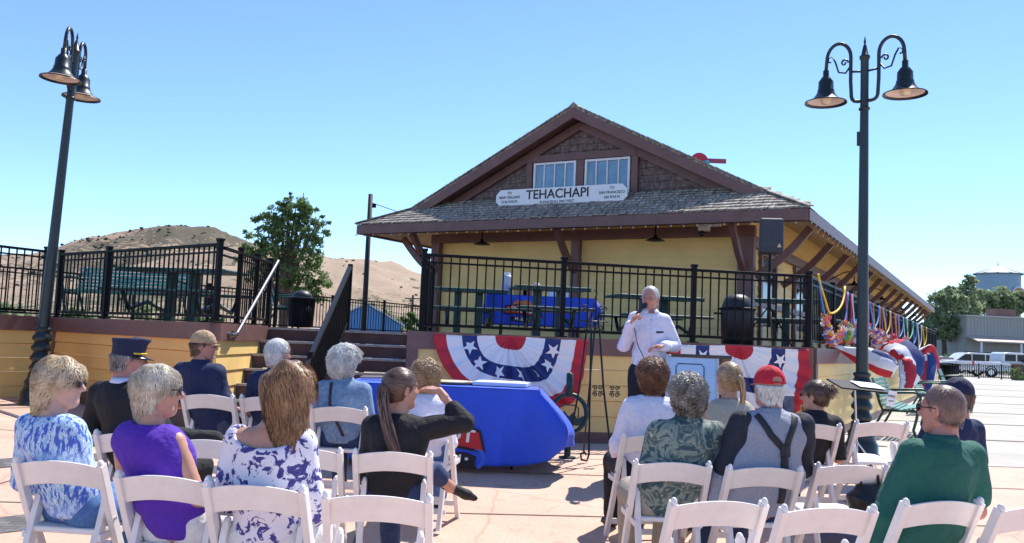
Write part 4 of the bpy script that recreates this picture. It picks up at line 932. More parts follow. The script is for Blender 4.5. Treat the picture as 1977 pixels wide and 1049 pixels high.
chair('C5b', 400, 5.15, -6, 'empty white folding chair just right of the woman in purple, one row ahead')
chair('C6', 512, 7.0, -5, 'white folding chair under the white haired man in navy')
chair('C7', 650, 6.7, -3, 'white folding chair under the woman in the denim jacket')
chair('C8', 582, 4.95, 0, 'empty white folding chair right beside the floral topped woman, one row ahead')
chair('C9', 757, 4.95, 0, 'white folding chair under the ponytailed woman in the black cardigan')
chair('C10', 727, 3.6, 0, 'empty white folding chair in the nearest row, left of the aisle')
chair('C11', 812, 6.4, -10, 'white folding chair under the curly haired woman in white by the blue table')
chair('C12', 1262, 6.1, 8, 'white folding chair under the woman in the plain white long sleeved top')
chair('C13', 1300, 5.0, 4, 'white folding chair under the person in the dark leaf patterned shirt')
chair('C13b', 1412, 6.1, 4, 'white folding chair under the woman in the beige sleeveless top')
chair('C14', 1392, 3.8, 12, 'empty white folding chair in the nearest row, just right of the aisle')
chair('C15', 1480, 4.95, 9, 'white folding chair under the man in the red cap')
chair('C16', 1572, 6.8, 5, 'white folding chair under the woman in black with a hair bun')
chair('C17', 1605, 3.75, 12, 'empty white folding chair in the nearest row, left of the man in green')
chair('C18', 1648, 5.2, 6, 'empty white folding chair in the second row, left of the man in green')
chair('C19', 1705, 7.0, 6, 'empty white folding chair in the third row, in front of the right street lamp')
chair('C20', 1826, 4.05, 17, 'white folding chair under the man in the green polo shirt')
chair('C21', 2008, 4.0, 17, 'empty white folding chair cut off by the right edge of the picture')
chair('C22', 1822, 5.6, 12, 'white folding chair hidden ahead of the man in green, under the navy capped person')

# ------------------------------------------------------------------ signed-distance modelling for people
def nets(f, lo, hi, h):
    lo = np.array(lo, np.float64); n = np.ceil((np.array(hi) - lo) / h).astype(int) + 1
    ax = [lo[i] + h * np.arange(n[i]) for i in range(3)]
    Gd = np.stack(np.meshgrid(*ax, indexing='ij'), -1)
    V = f(Gd.reshape(-1, 3)).reshape(n)
    V[0] = V[-1] = 1; V[:, 0] = V[:, -1] = 1; V[:, :, 0] = V[:, :, -1] = 1
    acc = np.zeros(tuple(n - 1) + (3,)); cnt = np.zeros(tuple(n - 1)); edges = []
    for a in range(3):
        s0 = [slice(None)] * 3; s1 = [slice(None)] * 3; s0[a] = slice(0, -1); s1[a] = slice(1, None); s0 = tuple(s0); s1 = tuple(s1)
        v0, v1 = V[s0], V[s1]; cr = (v0 < 0) != (v1 < 0)
        tt = np.where(cr, v0 / np.where(v0 == v1, 1, v0 - v1), 0); P = Gd[s0].copy(); P[..., a] += tt * h; P *= cr[..., None]
        b, c = [q for q in range(3) if q != a]
        for db in (0, 1):
            for dc in (0, 1):
                es = [slice(None)] * 3; cs = [slice(None)] * 3
                es[b] = slice(0, -1) if db == 0 else slice(1, None); es[c] = slice(0, -1) if dc == 0 else slice(1, None)
                acc += P[tuple(es)]; cnt += cr[tuple(es)]
        edges.append((a, b, c, cr, v0 < 0))
    m = cnt > 0; idx = -np.ones(m.shape, int); idx[m] = np.arange(m.sum()); verts = acc[m] / cnt[m][:, None]
    faces = []
    for a, b, c, cr, neg in edges:
        I = np.argwhere(cr); I = I[(I[:, b] > 0) & (I[:, c] > 0) & (I[:, b] < n[b] - 1) & (I[:, c] < n[c] - 1)]
        if not len(I): continue
        def cell(db, dc): J = I.copy(); J[:, b] -= db; J[:, c] -= dc; return idx[J[:, 0], J[:, 1], J[:, 2]]
        q = np.stack([cell(1, 1), cell(0, 1), cell(0, 0), cell(1, 0)], 1); sg = neg[I[:, 0], I[:, 1], I[:, 2]]
        if a == 1: sg = ~sg
        q[~sg] = q[~sg][:, ::-1]; faces.append(q)
    return verts, np.concatenate(faces)
def smin(a, b, k):
    h = np.clip(.5 + .5 * (a - b) / k, 0, 1); return a * (1 - h) + b * h - k * h * (1 - h)
def cap(P, a, b, ra, rb, s=(1, 1, 1)):
    s = np.array(s, float); Q = P / s; a = np.array(a) / s; b = np.array(b) / s; d = b - a; L2 = max(d @ d, 1e-9)
    t = np.clip(((Q - a) @ d) / L2, 0, 1); return (np.linalg.norm(Q - a - t[:, None] * d, axis=1) - (ra + (rb - ra) * t)) * s.min()
def ell(P, c, r):
    r = np.array(r, float); Q = (P - np.array(c)) / r; k = np.linalg.norm(Q, axis=1); return (k - 1) * r.min()
def union(P, prims, k):
    o = None
    for p in prims:
        d = cap(P, *p); o = d if o is None else smin(o, d, k)
    return o
def bounds(prims, pad=.03):
    pts = []
    for p in prims:
        s = np.array(p[4] if len(p) > 4 else (1, 1, 1)); r = max(p[2], p[3])
        for q in p[:2]: pts += [np.array(q) - r * s - pad, np.array(q) + r * s + pad]
    pts = np.array(pts); return pts.min(0), pts.max(0)
def fold(P, sd, amp, fr=1.0):
    x, y, z = P.T; a = sd * 1.3
    w1 = np.sin(x * 9 * fr + 2.2 * np.sin(z * 6 + a) + z * 14 * fr + a); w2 = np.sin(z * 23 * fr + 3 * np.sin(x * 7 + y * 5 + a * 2) + x * 6); w3 = np.sin((x + y) * 31 * fr + z * 11 + a)
    return amp * (w1 * .5 + .6 * np.abs(w2) ** 1.5 * np.sign(w2) + .25 * w3)
def mesh_np(name, parts, mats, parent=None, attr=None, smooth=True):
    V = np.concatenate([p[0] for p in parts]); Fs = []; o = 0; mi = []
    for k, p in enumerate(parts):
        Fs += [tuple(int(i) for i in q) for q in (np.asarray(p[1]) + o)]; mi += [p[2] if len(p) > 2 else 0] * len(p[1]); o += len(p[0])
    me = bpy.data.meshes.new(name); me.from_pydata(V.tolist(), [], Fs)
    for m in mats: me.materials.append(m)
    me.polygons.foreach_set('material_index', mi)
    if smooth: me.polygons.foreach_set('use_smooth', [True] * len(Fs))
    if attr is not None:
        at_ = me.attributes.new('tone', 'FLOAT', 'POINT'); at_.data.foreach_set('value', np.asarray(attr, np.float32))
    me.update(); ob = bpy.data.objects.new(name, me); sc.collection.objects.link(ob); ob.parent = parent; return ob
def skinmat(name, c):
    m = mat(name, c, .5, noise=(22, .10), bump=(90, .12, .004), spec=.35)
    b = m.node_tree.nodes['Principled BSDF']; b.inputs['Subsurface Weight'].default_value = .12; b.inputs['Subsurface Radius'].default_value = (.02, .008, .004); b.inputs['Subsurface Scale'].default_value = .4
    return m
def hairmat(name, dark, light, rough=.38):
    if name in MATS: return MATS[name]
    m = bpy.data.materials.new(name); m.use_nodes = True; t = m.node_tree; L = t.links; b = t.nodes['Principled BSDF']; b.inputs['Roughness'].default_value = rough; b.inputs['Specular IOR Level'].default_value = .35
    at_ = nd(t, 'ShaderNodeAttribute'); at_.attribute_name = 'tone'; tc = nd(t, 'ShaderNodeTexCoord')
    n = nd(t, 'ShaderNodeTexNoise'); n.inputs['Scale'].default_value = 18; L.new(tc.outputs['Object'], n.inputs[0])
    ad = nd(t, 'ShaderNodeMath', operation='MULTIPLY_ADD'); L.new(n.outputs[0], ad.inputs[0]); ad.inputs[1].default_value = .6; L.new(at_.outputs['Fac'], ad.inputs[2])
    r = ramp(t, [(.3, dark), (1.0, light)]); L.new(ad.outputs[0], r.inputs[0]); L.new(r.outputs[0], b.inputs['Base Color']); MATS[name] = m; return m
def strands(V, N, count, length, flow, steps=7, wave=.0, freq=5, curl=0, width=.0035, lift=.35, centre=(0, -.012, .02), rad=None, seed=0, stiff=.5):
    """ribbons growing from hair-shell points; flow(P)->preferred direction; rad(P)->push-out function"""
    r = np.random.default_rng(seed); k = r.integers(0, len(V), count); P = V[k].copy(); Nn = N[k]; ln = length * r.uniform(.6, 1.15, count); ph = r.uniform(0, 6.28, (count, 3)); out = [P]
    D = flow(P); D -= (D * Nn).sum(1)[:, None] * Nn * .9; D /= np.linalg.norm(D, axis=1)[:, None] + 1e-6; D = D + r.normal(0, .18, D.shape)
    D = D + Nn * lift; cur = P.copy(); side0 = np.cross(D, Nn); side0 /= np.linalg.norm(side0, axis=1)[:, None] + 1e-6
    for i in range(steps):
        f = (i + 1) / steps; G_ = flow(cur); G_ /= np.linalg.norm(G_, axis=1)[:, None] + 1e-6
        D = D * stiff + G_ * (1 - stiff);  D /= np.linalg.norm(D, axis=1)[:, None] + 1e-6
        cur = cur + D * (ln / steps)[:, None]
        if rad is not None: cur = rad(cur)
        off = side0 * (wave * np.sin(ph[:, 0] + f * freq))[:, None] + Nn * (wave * .6 * np.sin(ph[:, 1] + f * freq * 1.2))[:, None]
        if curl: off = side0 * (curl * np.sin(ph[:, 0] + f * freq))[:, None] + Nn * (curl * np.cos(ph[:, 0] + f * freq))[:, None] + np.cross(side0, Nn) * (curl * .5 * np.sin(ph[:, 1] + f * freq))[:, None]
        out.append(cur + off)
    S = np.stack(out, 1); T = np.gradient(S, axis=1); c = np.array(centre); NR = S - c; NR /= np.linalg.norm(NR, axis=2)[..., None] + 1e-6
    W = np.cross(T, NR); W /= np.linalg.norm(W, axis=2)[..., None] + 1e-9
    wv = width * np.sin(np.linspace(.5, 3.0, steps + 1))[None, :, None]
    A = S - W * wv / 2; B = S + W * wv / 2; m = steps + 1
    VV = np.stack([A, B], 2).reshape(-1, 3); base = (np.arange(count) * m * 2)[:, None] + (np.arange(steps) * 2)[None]
    Q = np.stack([base, base + 1, base + 3, base + 2], -1).reshape(-1, 4); tn = .26 + .10 * np.sin(P[:, 0] * 70 + 3 * np.sin(P[:, 2] * 30 + seed)) + .07 * np.sin(P[:, 1] * 55 + P[:, 0] * 40) + r.uniform(-.14, .28, count); tone = np.repeat(np.clip(tn, 0, .8), m * 2)
    return VV, Q, tone
# ------------------------------------------------------------------ people
def head_sdf(P):
    x = P[:, 0]; Q = P.copy(); Q[:, 0] = np.abs(x)
    d = ell(P, (0, -.014, .035), (.074, .094, .086))
    d = smin(d, ell(P, (0, .022, -.035), (.060, .068, .078)), .03)
    d = smin(d, ell(P, (0, .052, -.095), (.030, .030, .022)), .03)
    d = smin(d, cap(Q, (.046, -.0, -.055), (.03, .05, -.09), .018, .014), .03)
    d = smin(d, cap(Q, (.012, .086, .03), (.042, .068, .028), .010, .008), .018)
    d = smin(d, cap(Q, (.034, .060, -.02), (.042, .035, -.03), .022, .02), .02)
    d = smin(d, cap(P, (0, .085, .016), (0, .108, -.022), .008, .0115), .012)
    d = smin(d, cap(Q, (0, .098, -.026), (.013, .092, -.027), .009, .008), .008)
    d = -smin(-d, (np.linalg.norm(Q - np.array((.031, .094, .008)), axis=1) - .014), .008)
    d = np.minimum(d, np.linalg.norm(Q - np.array((.031, .073, .007)), axis=1) - .0125)
    d = smin(d, cap(Q, (0, .086, -.050), (.020, .077, -.052), .006, .003), .005)
    d = smin(d, cap(Q, (0, .084, -.062), (.017, .077, -.060), .0065, .003), .005)
    e = ell(Q, (.076, -.012, -.004), (.010, .019, .031)); e = -smin(-e, ell(Q, (.085, -.008, -.002), (.008, .010, .018)), .004)
    d = smin(d, e, .008)
    d = smin(d, cap(P, (0, -.022, -.05), (0, -.028, -.15), .052, .056), .03)
    return d
def hand_prims(w, d, n, s, curl=.5, spread=.012):
    """w wrist, d direction of fingers, n palm normal; s=+1/-1 side of thumb"""
    w = Vector(w); d = Vector(d).normalized(); n = Vector(n); n = (n - d * n.dot(d)).normalized(); x = d.cross(n) * s; pr = []
    for k, o in enumerate((-.028, -.010, .009, .026)): pr.append((w + x * o * .5 + d * .012, w + x * o + d * .082, .016, .0125))
    L_ = (.034, .042, .045, .040)
    for k, o in enumerate((-.030, -.0105, .0095, .029)):
        b = w + x * o * 1.05 + d * .088; a1 = curl * .6; l = L_[k]
        d1 = d * math.cos(a1) + n * math.sin(a1); c1 = b + d1 * l; a2 = curl * 1.7; d2 = d * math.cos(a2) + n * math.sin(a2); c2 = c1 + d2 * l * .66; a3 = curl * 2.4; d3 = d * math.cos(a3) + n * math.sin(a3)
        pr += [(b, c1, .0098, .0088), (c1, c2, .0088, .0082), (c2, c2 + d3 * l * .45, .0082, .0068)]
    tb = w + x * .028 + d * .022; t1 = tb + x * .022 + d * .032 + n * .014; pr += [(tb, t1, .015, .011), (t1, t1 + d * .030 + n * .012 + x * .004, .0105, .0085)]
    return [(tuple(a), tuple(b), r0, r1) for a, b, r0, r1 in pr]
def hair_shell(style, t):
    def f(P):
        x, y, z = P.T
        d = ell(P, (0, -.016, .034), (.076 + t, .096 + t, .088 + t))
        if style in ('short', 'crew', 'fringe'):
            d = smin(d, ell(P, (0, -.035, -.02), (.066 + t, .068 + t, .062)), .03)
            lim = y - (.030 + np.clip(z - .02, 0, .2) * .62 + np.clip(z, -.2, 0) * 1.1); d = np.maximum(d, lim); d = np.maximum(d, -.075 - z)
            d = np.maximum(d, -(ell(P, (.085, -.005, -.012), (.022, .028, .034)))); d = np.maximum(d, -(ell(P, (-.085, -.005, -.012), (.022, .028, .034))))
            if style == 'fringe': d = np.maximum(d, z - .025)
        elif style == 'curly':
            d = smin(d, ell(P, (0, -.045, -.015), (.076 + t, .078 + t, .085 + t * .6)), .04)
            d += .007 * np.sin(x * 95 + 2 * np.sin(z * 60)) * np.sin(y * 90 + 1) * np.sin(z * 88 + 2 * np.sin(x * 50)) + .004 * np.sin(x * 190) * np.sin(z * 170 + y * 60)
            lim = y - (.045 + np.clip(z - .02, 0, .2) * .75 + np.clip(z, -.2, 0) * .5); d = np.maximum(d, lim)
        elif style == 'bob':
            d = smin(d, ell(P, (0, -.03, -.01), (.068 + t, .074 + t, .088 + t * .5)), .04); d += .004 * np.sin(x * 60 + 3 * np.sin(z * 18)) + .003 * np.sin(y * 80 + z * 30)
            lim = y - (.055 + np.clip(z - .03, 0, .2) * .65 + np.clip(z, -.2, 0) * .35); d = np.maximum(d, lim)
            d = np.maximum(d, -(ell(P, (.10, .016, -.018), (.03, .022, .03)))); d = np.maximum(d, -(ell(P, (-.10, .016, -.018), (.03, .022, .03))))
        elif style == 'long_bob':
            d = smin(d, ell(P, (0, -.03, -.05), (.080 + t, .075 + t, .125 + t)), .05); d = smin(d, ell(P, (.05, -.05, -.14), (.05, .05, .06)), .04); d += .006 * np.sin(x * 48 + 4 * np.sin(z * 14 + y * 9)) + .004 * np.sin(y * 80 + z * 20)
            lim = y - (.05 + np.clip(z - .03, 0, .2) * .65); d = np.maximum(d, lim)
        elif style == 'blown':
            d = smin(d, ell(P, (0, -.04, -.0), (.068 + t, .075 + t, .10 + t)), .05); d = smin(d, ell(P, (.0, -.055, -.10), (.06, .05, .08)), .04); d += .006 * np.sin(x * 50 + 4 * np.sin(z * 12 + y * 9)) + .004 * np.sin(y * 75 + z * 22)
            lim = y - (.05 + np.clip(z - .03, 0, .2) * .65 + np.clip(z, -.2, 0) * .6); d = np.maximum(d, lim)
        elif style in ('pony', 'bun'):
            d += .0022 * np.sin(np.arctan2(x, z - .03) * 38)
            d = smin(d, ell(P, (0, -.045, -.01), (.066 + t, .062 + t, .062 + t)), .03)
            lim = y - (.035 + np.clip(z - .02, 0, .2) * .66 + np.clip(z, -.2, 0) * .9); d = np.maximum(d, lim)
            d = np.maximum(d, -(ell(P, (.085, -.0, -.012), (.022, .026, .034)))); d = np.maximum(d, -(ell(P, (-.085, -.0, -.012), (.022, .026, .034))))
        return d
    return f
def lock(path, r0, r1, count, width, seed, wave=.01):
    r = np.random.default_rng(seed); Pt = np.array(path, float); n = 12; tt = np.linspace(0, len(Pt) - 1, n); S = np.stack([np.interp(tt, np.arange(len(Pt)), Pt[:, k]) for k in range(3)], 1)
    a = r.uniform(0, 6.28, count); q = np.sqrt(r.uniform(.1, 1, count)); ed = r.uniform(.75, 1.0, count); rr = r0 + (r1 - r0) * np.linspace(0, 1, n) ** .8
    rr = rr * np.concatenate([[.5], np.ones(n - 1)]); T = np.gradient(S, axis=0); T /= np.linalg.norm(T, axis=1)[:, None]; U = np.cross(T, [0, 1, .13]); U /= np.linalg.norm(U, axis=1)[:, None]; W = np.cross(T, U)
    VV = []; ph = r.uniform(0, 6.28, count)
    C_ = S[None] + (np.cos(a) * q)[:, None, None] * rr[None, :, None] * U[None] + (np.sin(a) * q)[:, None, None] * rr[None, :, None] * W[None]
    C_ = C_ + (wave * np.sin(ph[:, None] + np.linspace(0, 6, n)[None]))[..., None] * U[None]
    sd = U[None] * np.cos(a + 1.57)[:, None, None] + W[None] * np.sin(a + 1.57)[:, None, None]; wv = width * np.sin(np.linspace(.5, 3.0, n))[None, :, None]
    VV = np.stack([C_ - sd * wv / 2, C_ + sd * wv / 2], 2).reshape(-1, 3); b = (np.arange(count) * n * 2)[:, None] + (np.arange(n - 1) * 2)[None]
    return VV, np.stack([b, b + 1, b + 3, b + 2], -1).reshape(-1, 4), np.repeat(r.uniform(0, .75, count), n * 2)
def vnorm(V, F_):
    N = np.zeros_like(V); fn = np.cross(V[F_[:, 1]] - V[F_[:, 0]], V[F_[:, 3]] - V[F_[:, 0]])
    for k in range(4): np.add.at(N, F_[:, k], fn)
    return N / (np.linalg.norm(N, axis=1)[:, None] + 1e-9)
TAPER = dict(bob=2.2, short=2.5, crew=2, blown=.8, pony=2.5, bun=2.5, fringe=2.0, long_bob=.3); GAP = dict(bob=1.10, long_bob=1.22, blown=1.20, short=1.06, crew=1.04)
def make_hair(body, M, style, hm, t=.012, seed=1, tail=None, tailb=None, front=None, count=2200, wind=(0, 0, 0), cover=None):
    f1 = hair_shell(style, t); f0 = f1 if front is None else (lambda P: np.maximum(f1(P), P[:, 1] - front - P[:, 2] * .35)); f = f0 if cover is None else (lambda P: np.maximum(f0(P), P[:, 2] - cover)); lo, hi = (-.15, -.20, -.24), (.15, .13, .17)
    V, Fq = nets(f, lo, hi, .006); N = vnorm(V, Fq); wd = np.array(wind, float)
    if cover is not None: ok = V[:, 2] < cover; Vs, Ns = V[ok], N[ok]
    else: Vs, Ns = V, N
    def rad(P):
        c = np.array((0, -.016, .03)); q = P - c; zc = np.maximum(q[:, 2], 0); tp = 1 + np.minimum(q[:, 2] + .02, 0) * TAPER.get(style, 0)
        k = np.sqrt((q[:, 0] / (.077 + t)) ** 2 + (q[:, 1] / (.097 + t)) ** 2 + (zc / (.089 + t)) ** 2) / tp
        g = 1 / np.maximum(k, .3); hi = GAP.get(style, 1.08); sc_ = np.where(k < 1.01, g * 1.01, np.where(k > hi, g * hi, 1)); q2 = q.copy(); q2[:, 0] *= sc_; q2[:, 1] *= sc_; q2[:, 2] = np.where(q[:, 2] > 0, q[:, 2] * sc_, q[:, 2])
        return c + q2
    down = lambda P: np.stack([P[:, 0] * 1.2, -.5 - P[:, 1] * 2 + 0 * P[:, 0], -1.0 + 0 * P[:, 0]], 1) + wd
    crown = lambda P: np.stack([P[:, 0] * 16 * np.clip(P[:, 2] / .11, 0, 1), (P[:, 1] + .04) * 14 * np.clip(P[:, 2] / .11, 0, 1), -.8 + 0 * P[:, 0]], 1) + wd
    back = lambda P: np.stack([-P[:, 0] * 4, -1.2 - 0 * P[:, 0], (.02 - P[:, 2]) * 6], 1) + wd
    cfg = dict(short=(.035, crown, dict(width=.004, lift=.25, wave=.002)), fringe=(.035, crown, dict(width=.004, lift=.2)), crew=(.012, crown, dict(width=.003, lift=.9, steps=3)),
               curly=(.040, crown, dict(width=.0032, lift=.4, curl=.010, freq=11, steps=11)), bob=(.062, crown, dict(width=.0032, lift=.06, wave=.003, steps=8)),
               long_bob=(.11, crown, dict(width=.0032, lift=.07, wave=.006, steps=9)), blown=(.105, crown, dict(width=.003, lift=.12, wave=.008, steps=9, freq=7)),
               pony=(.06, back, dict(width=.0035, lift=.03, wave=.001)), bun=(.06, back, dict(width=.0035, lift=.05, wave=.003)))[style]
    ok = ~((Vs[:, 1] > -.01) & (Vs[:, 2] < .03)); Vs, Ns = Vs[ok], Ns[ok]
    if front is not None: ok = Vs[:, 1] < front - .02; Vs, Ns = Vs[ok], Ns[ok]
    if len(Vs) == 0: Vs, Ns = V, N
    parts = [(V, Fq)]; tone = [np.full(len(V), .18)]
    SV, SF, ST = strands(Vs, Ns, count, cfg[0], cfg[1], seed=seed, rad=rad if style != 'curly' else None, **cfg[2]); parts.append((SV, SF)); tone.append(ST)
    if style == 'bun':
        g_ = lambda P: ell(P, (0, -.115, .045), (.052, .045, .05)) + .006 * np.sin(P[:, 0] * 90 + 3 * np.sin(P[:, 2] * 50))
        v, q = nets(g_, (-.08, -.18, -.03), (.08, -.05, .12), .006); n_ = vnorm(v, q); parts.append((v, q)); tone.append(np.full(len(v), .2)); a, b, c = strands(v, n_, 260, .06, lambda P: np.stack([-(P[:, 2] - .045) * 10, 0 * P[:, 0] - .2, P[:, 0] * 10], 1), width=.004, lift=.5, curl=.006, freq=6, seed=seed + 1, centre=(0, -.11, .045)); parts.append((a, b)); tone.append(c)
    if tail:
        a, b, c = lock(*tail); parts.append((a, b)); tone.append(c)
    Mn = np.array(M); parts = [(v @ Mn[:3, :3].T + Mn[:3, 3], q) for v, q in parts]
    if tailb:
        a, b, c = lock(*tailb); parts.append((a + Mn[:3, 3], b)); tone.append(c)
    return mesh_np('hair', parts, [hm], body, np.concatenate(tone))
SK = dict(fair=skinmat('skin_fair', (.60, .35, .27)), tan=skinmat('skin_tan', (.52, .27, .19)), ruddy=skinmat('skin_ruddy', (.52, .235, .175)))
lipm = mat('lips', (.35, .09, .08), .5); eyew = mat('eye_white', (.7, .66, .62), .25); irism = mat('iris_dark', (.03, .025, .02), .2)
HS = dict(arm_r=(.050, .042, .036, .026))
def person(label, chair_, head, hyaw, W=1.0, belly=0.0, skin='fair', shirt=None, sleeve='long', neck=.075, pants=None, hair=None, hpitch=0, hroll=0, arms=None, legs=None, hx=0, tailb=None, raglan=None, lean=None, seed=1, hem=.50, extras=(), name='person', stand=None, hands=True, yawoff=0, back_cut=0, hs=1.0, collar=None):
    if stand is None:
        t = CH[chair_]; loc = Vector(t.location); rz = t.rotation_euler.z + R_(yawoff)
    else: loc, rz = stand
    Ri = Matrix.Rotation(-rz, 3, 'Z'); base_h = 1.25 if stand is None else 1.66
    hw = at(head[0], head[1], loc.y + (.0 if stand is None else 0.0)); hl = Ri @ (hw - loc); 
    if lean is not None: hl.y = lean
    dx, dy, dz = hl.x - hx, hl.y - (-.03), hl.z - base_h
    def up(p, k): return (p[0] + dx * k, p[1] + dy * k, p[2] + dz * k)
    if stand is None:
        J = dict(pel=up((0, -.03, .56), 0), wai=up((0, -.06 + belly * .7, .72), .35), che=up((0, -.065 + belly * .4, .92), .75), sh=up((0, -.075, 1.045), 1), nk=up((0, -.06, 1.11), 1))
        lg = {s: [(s * .095, -.03, .53), (s * .115, .36, .53), (s * .11, .40, .10), (s * .12, .52, .05)] for s in (-1, 1)}
    else:
        J = dict(pel=up((0, 0, .98), .2), wai=up((0, .0, 1.13), .4), che=up((0, -.01, 1.32), .75), sh=up((0, -.015, 1.47), 1), nk=up((0, -.01, 1.53), 1))
        lg = {s: [(s * .095, 0, .95), (s * .11, .02, .51), (s * .115, -.01, .09), (s * .13, .13, .05)] for s in (-1, 1)}
    if legs:
        for s, v in legs.items(): lg[s] = [(s * .095, -.03, .53)] + [tuple(Ri @ (at(*q) - loc)) for q in v[1:4]] + v[4:] if v[0] == 'abs' else v
    am = {}
    for s in (-1, 1):
        shp = (J['sh'][0] + s * .148 * W, J['sh'][1] + .0, J['sh'][2] - .015)
        if stand is None: am[s] = [shp, (shp[0] + s * .05, shp[1] + .02, shp[2] - .27), (s * .10 + dx * .3, .20, .64)]
        else: am[s] = [shp, (shp[0] + s * .06, shp[1] - .02, shp[2] - .29), (shp[0] + s * .05, .15, 1.05)]
    if arms:
        for s, v in arms.items():
          if v[0] == 'abs': am[s] = [am[s][0]] + [tuple(Ri @ (at(*q) - loc)) for q in v[1:3]] + list(v[3:])
          else: am[s] = [am[s][0]] + [tuple(Vector(am[s][0]) + Vector(v[0])), tuple(Vector(am[s][0]) + Vector(v[1]))] + list(v[2:])
    sx = 1.32
    tor = [(J['pel'], J['wai'], .118 + belly * .5, .108 + belly, (sx * W, 1, 1)), (J['wai'], J['che'], .108 + belly, .118 + belly * .3, (sx * W, 1, 1)),
           ((J['sh'][0] - .092 * W, J['sh'][1], J['sh'][2] - .015), (J['sh'][0] + .092 * W, J['sh'][1], J['sh'][2] - .015), .068, .068), ((J['sh'][0] - .0, J['sh'][1] - .01, J['sh'][2] - .06), J['che'], .09, .10, (1.5 * W, 1, 1)),
           ((J['sh'][0], J['sh'][1] - .0, J['sh'][2] + .005), (J['nk'][0], J['nk'][1], J['nk'][2] - .01), .075, .056)]
    armp = []; fore = []
    aw = .5 + .5 * W
    for s in (-1, 1):
        a, b, c = am[s][:3]; armp.append((a, b, .052 * aw, .042 * aw)); fore.append((b, c, .040 * aw, .026))
    legp = []
    for s in (-1, 1):
        h_, k_, a_, f_ = lg[s][:4]; legp += [(h_, k_, .088 * aw, .062), (k_, a_, .056, .038), (a_, f_, .036, .030)]
    neckp = [((J['sh'][0], J['sh'][1], J['sh'][2] - .01), tuple(Vector(hl) + Vector((0, -.02, -.06))), .06, .052)]
    allp = tor + armp + fore + legp + neckp
    lo, hi = bounds(allp, .02)
    Mh = Matrix.Translation(hl) @ Matrix.Rotation(R_(hyaw), 4, 'Z') @ Matrix.Rotation(R_(hpitch), 4, 'X') @ Matrix.Rotation(R_(hroll), 4, 'Y') @ Matrix.Diagonal((hs, hs, hs, 1))
    parts = []
    v, q = nets(lambda P: union(P, allp, .03) + .004, lo, hi, .017); parts.append((v, q))
    v, q = nets(head_sdf, (-.10, -.13, -.16), (.10, .135, .14), .0052); Mn = np.array(Mh); parts.append((v @ Mn[:3, :3].T + Mn[:3, 3], q))
    eyes = []
    if hands:
        for s in (-1, 1):
            hp = am[s][3] if len(am[s]) > 3 else None
            c = Vector(am[s][2]); b = Vector(am[s][1]); d = (c - b).normalized()
            if hp: pr = hand_prims(c, hp[0], hp[1], hp[2], hp[3])
            else: pr = hand_prims(c, d + Vector((-s * .25, .2, -.15)), (0, 0, -1), -s * 1, .45)
            pr = [(tuple(b.lerp(c, .8)), tuple(c + Vector(pr[0][1]).lerp(c, .8) * 0), .028, .024)] + pr
            l2, h2 = bounds(pr, .01); v, q = nets(lambda P, pr=pr: union(P, pr, .007), l2, h2, .0048); parts.append((v, q))
    body = mesh_np(name, parts, [SK[skin]]); body.location = loc; body.rotation_euler = (0, 0, rz); tag(body, label, 'person')
    # eyes: irises
    for s in (-1, 1):
        m_ = MB(); m_.sphere((s * .031, .0835, .007), .0052, 8, 6, sc=(1, .5, 1)); o = m_.build('iris', irism, body, smooth=True); o.matrix_local = Mh
    # shirt
    t = .013; slv = []
    for s in (-1, 1):
        a, b, c = [Vector(q) for q in am[s][:3]]
        if sleeve == 'long': slv += [(tuple(a), tuple(b), .062 * aw, .052 * aw), (tuple(b), tuple(b.lerp(c, .95)), .050 * aw, .036)]
        elif sleeve == 'three': slv += [(tuple(a), tuple(b), .060 * aw, .050 * aw), (tuple(b), tuple(b.lerp(c, .45)), .048 * aw, .040)]
        elif sleeve == 'short': slv += [(tuple(a), tuple(a.lerp(b, .72)), .064 * aw, .060 * aw)]
        else: slv += [(tuple(a + Vector((-s * .04, 0, -.0))), tuple(a + Vector((-s * .025, 0, -.02))), .056, .056)]
    shp = tor + slv; lo, hi = bounds(shp, .035); ncen = np.array((J['nk'][0], J['nk'][1] + .01, J['nk'][2] + .012))
    def fs(P):
        d = smin(union(P, tor, .045), union(P, slv, .012), .014) - t + fold(P, seed, .0062) + .003 * np.sin(P[:, 2] * 60 + 3 * np.sin(P[:, 0] * 9 + seed)) * (P[:, 2] < J['wai'][2] + .05)
        d = np.maximum(d, hem - P[:, 2])
        q = P - ncen; q[:, 2] *= 1.15; nd_ = np.linalg.norm(q, axis=1) - neck
        if back_cut: nd_ = np.minimum(nd_, np.maximum(ell(P, (ncen[0], ncen[1] - .05, ncen[2] - .05), (.15 * W, .14, back_cut)), -(P[:, 2] - (J['sh'][2] - back_cut))))
        return -smin(-d, nd_, .012)
    v, q = nets(fs, lo, hi, .0115)
    so_ = mesh_np('shirt', [(v, q)], [shirt], body)
    if raglan:
        for s in (-1, 1):
            a, b, c = [Vector(q) for q in am[s][:3]]; pr = [(tuple(a + Vector((s * .012, 0, .0))), tuple(b), .066 * aw, .056 * aw), (tuple(b), tuple(b.lerp(c, .95)), .056 * aw, .038)]
            lo, hi = bounds(pr, .03); v, q = nets(lambda P, pr=pr: union(P, pr, .02) - .008 + fold(P, seed, .005, 1.4), lo, hi, .0115); mesh_np('sleeve', [(v, q)], [raglan], so_)
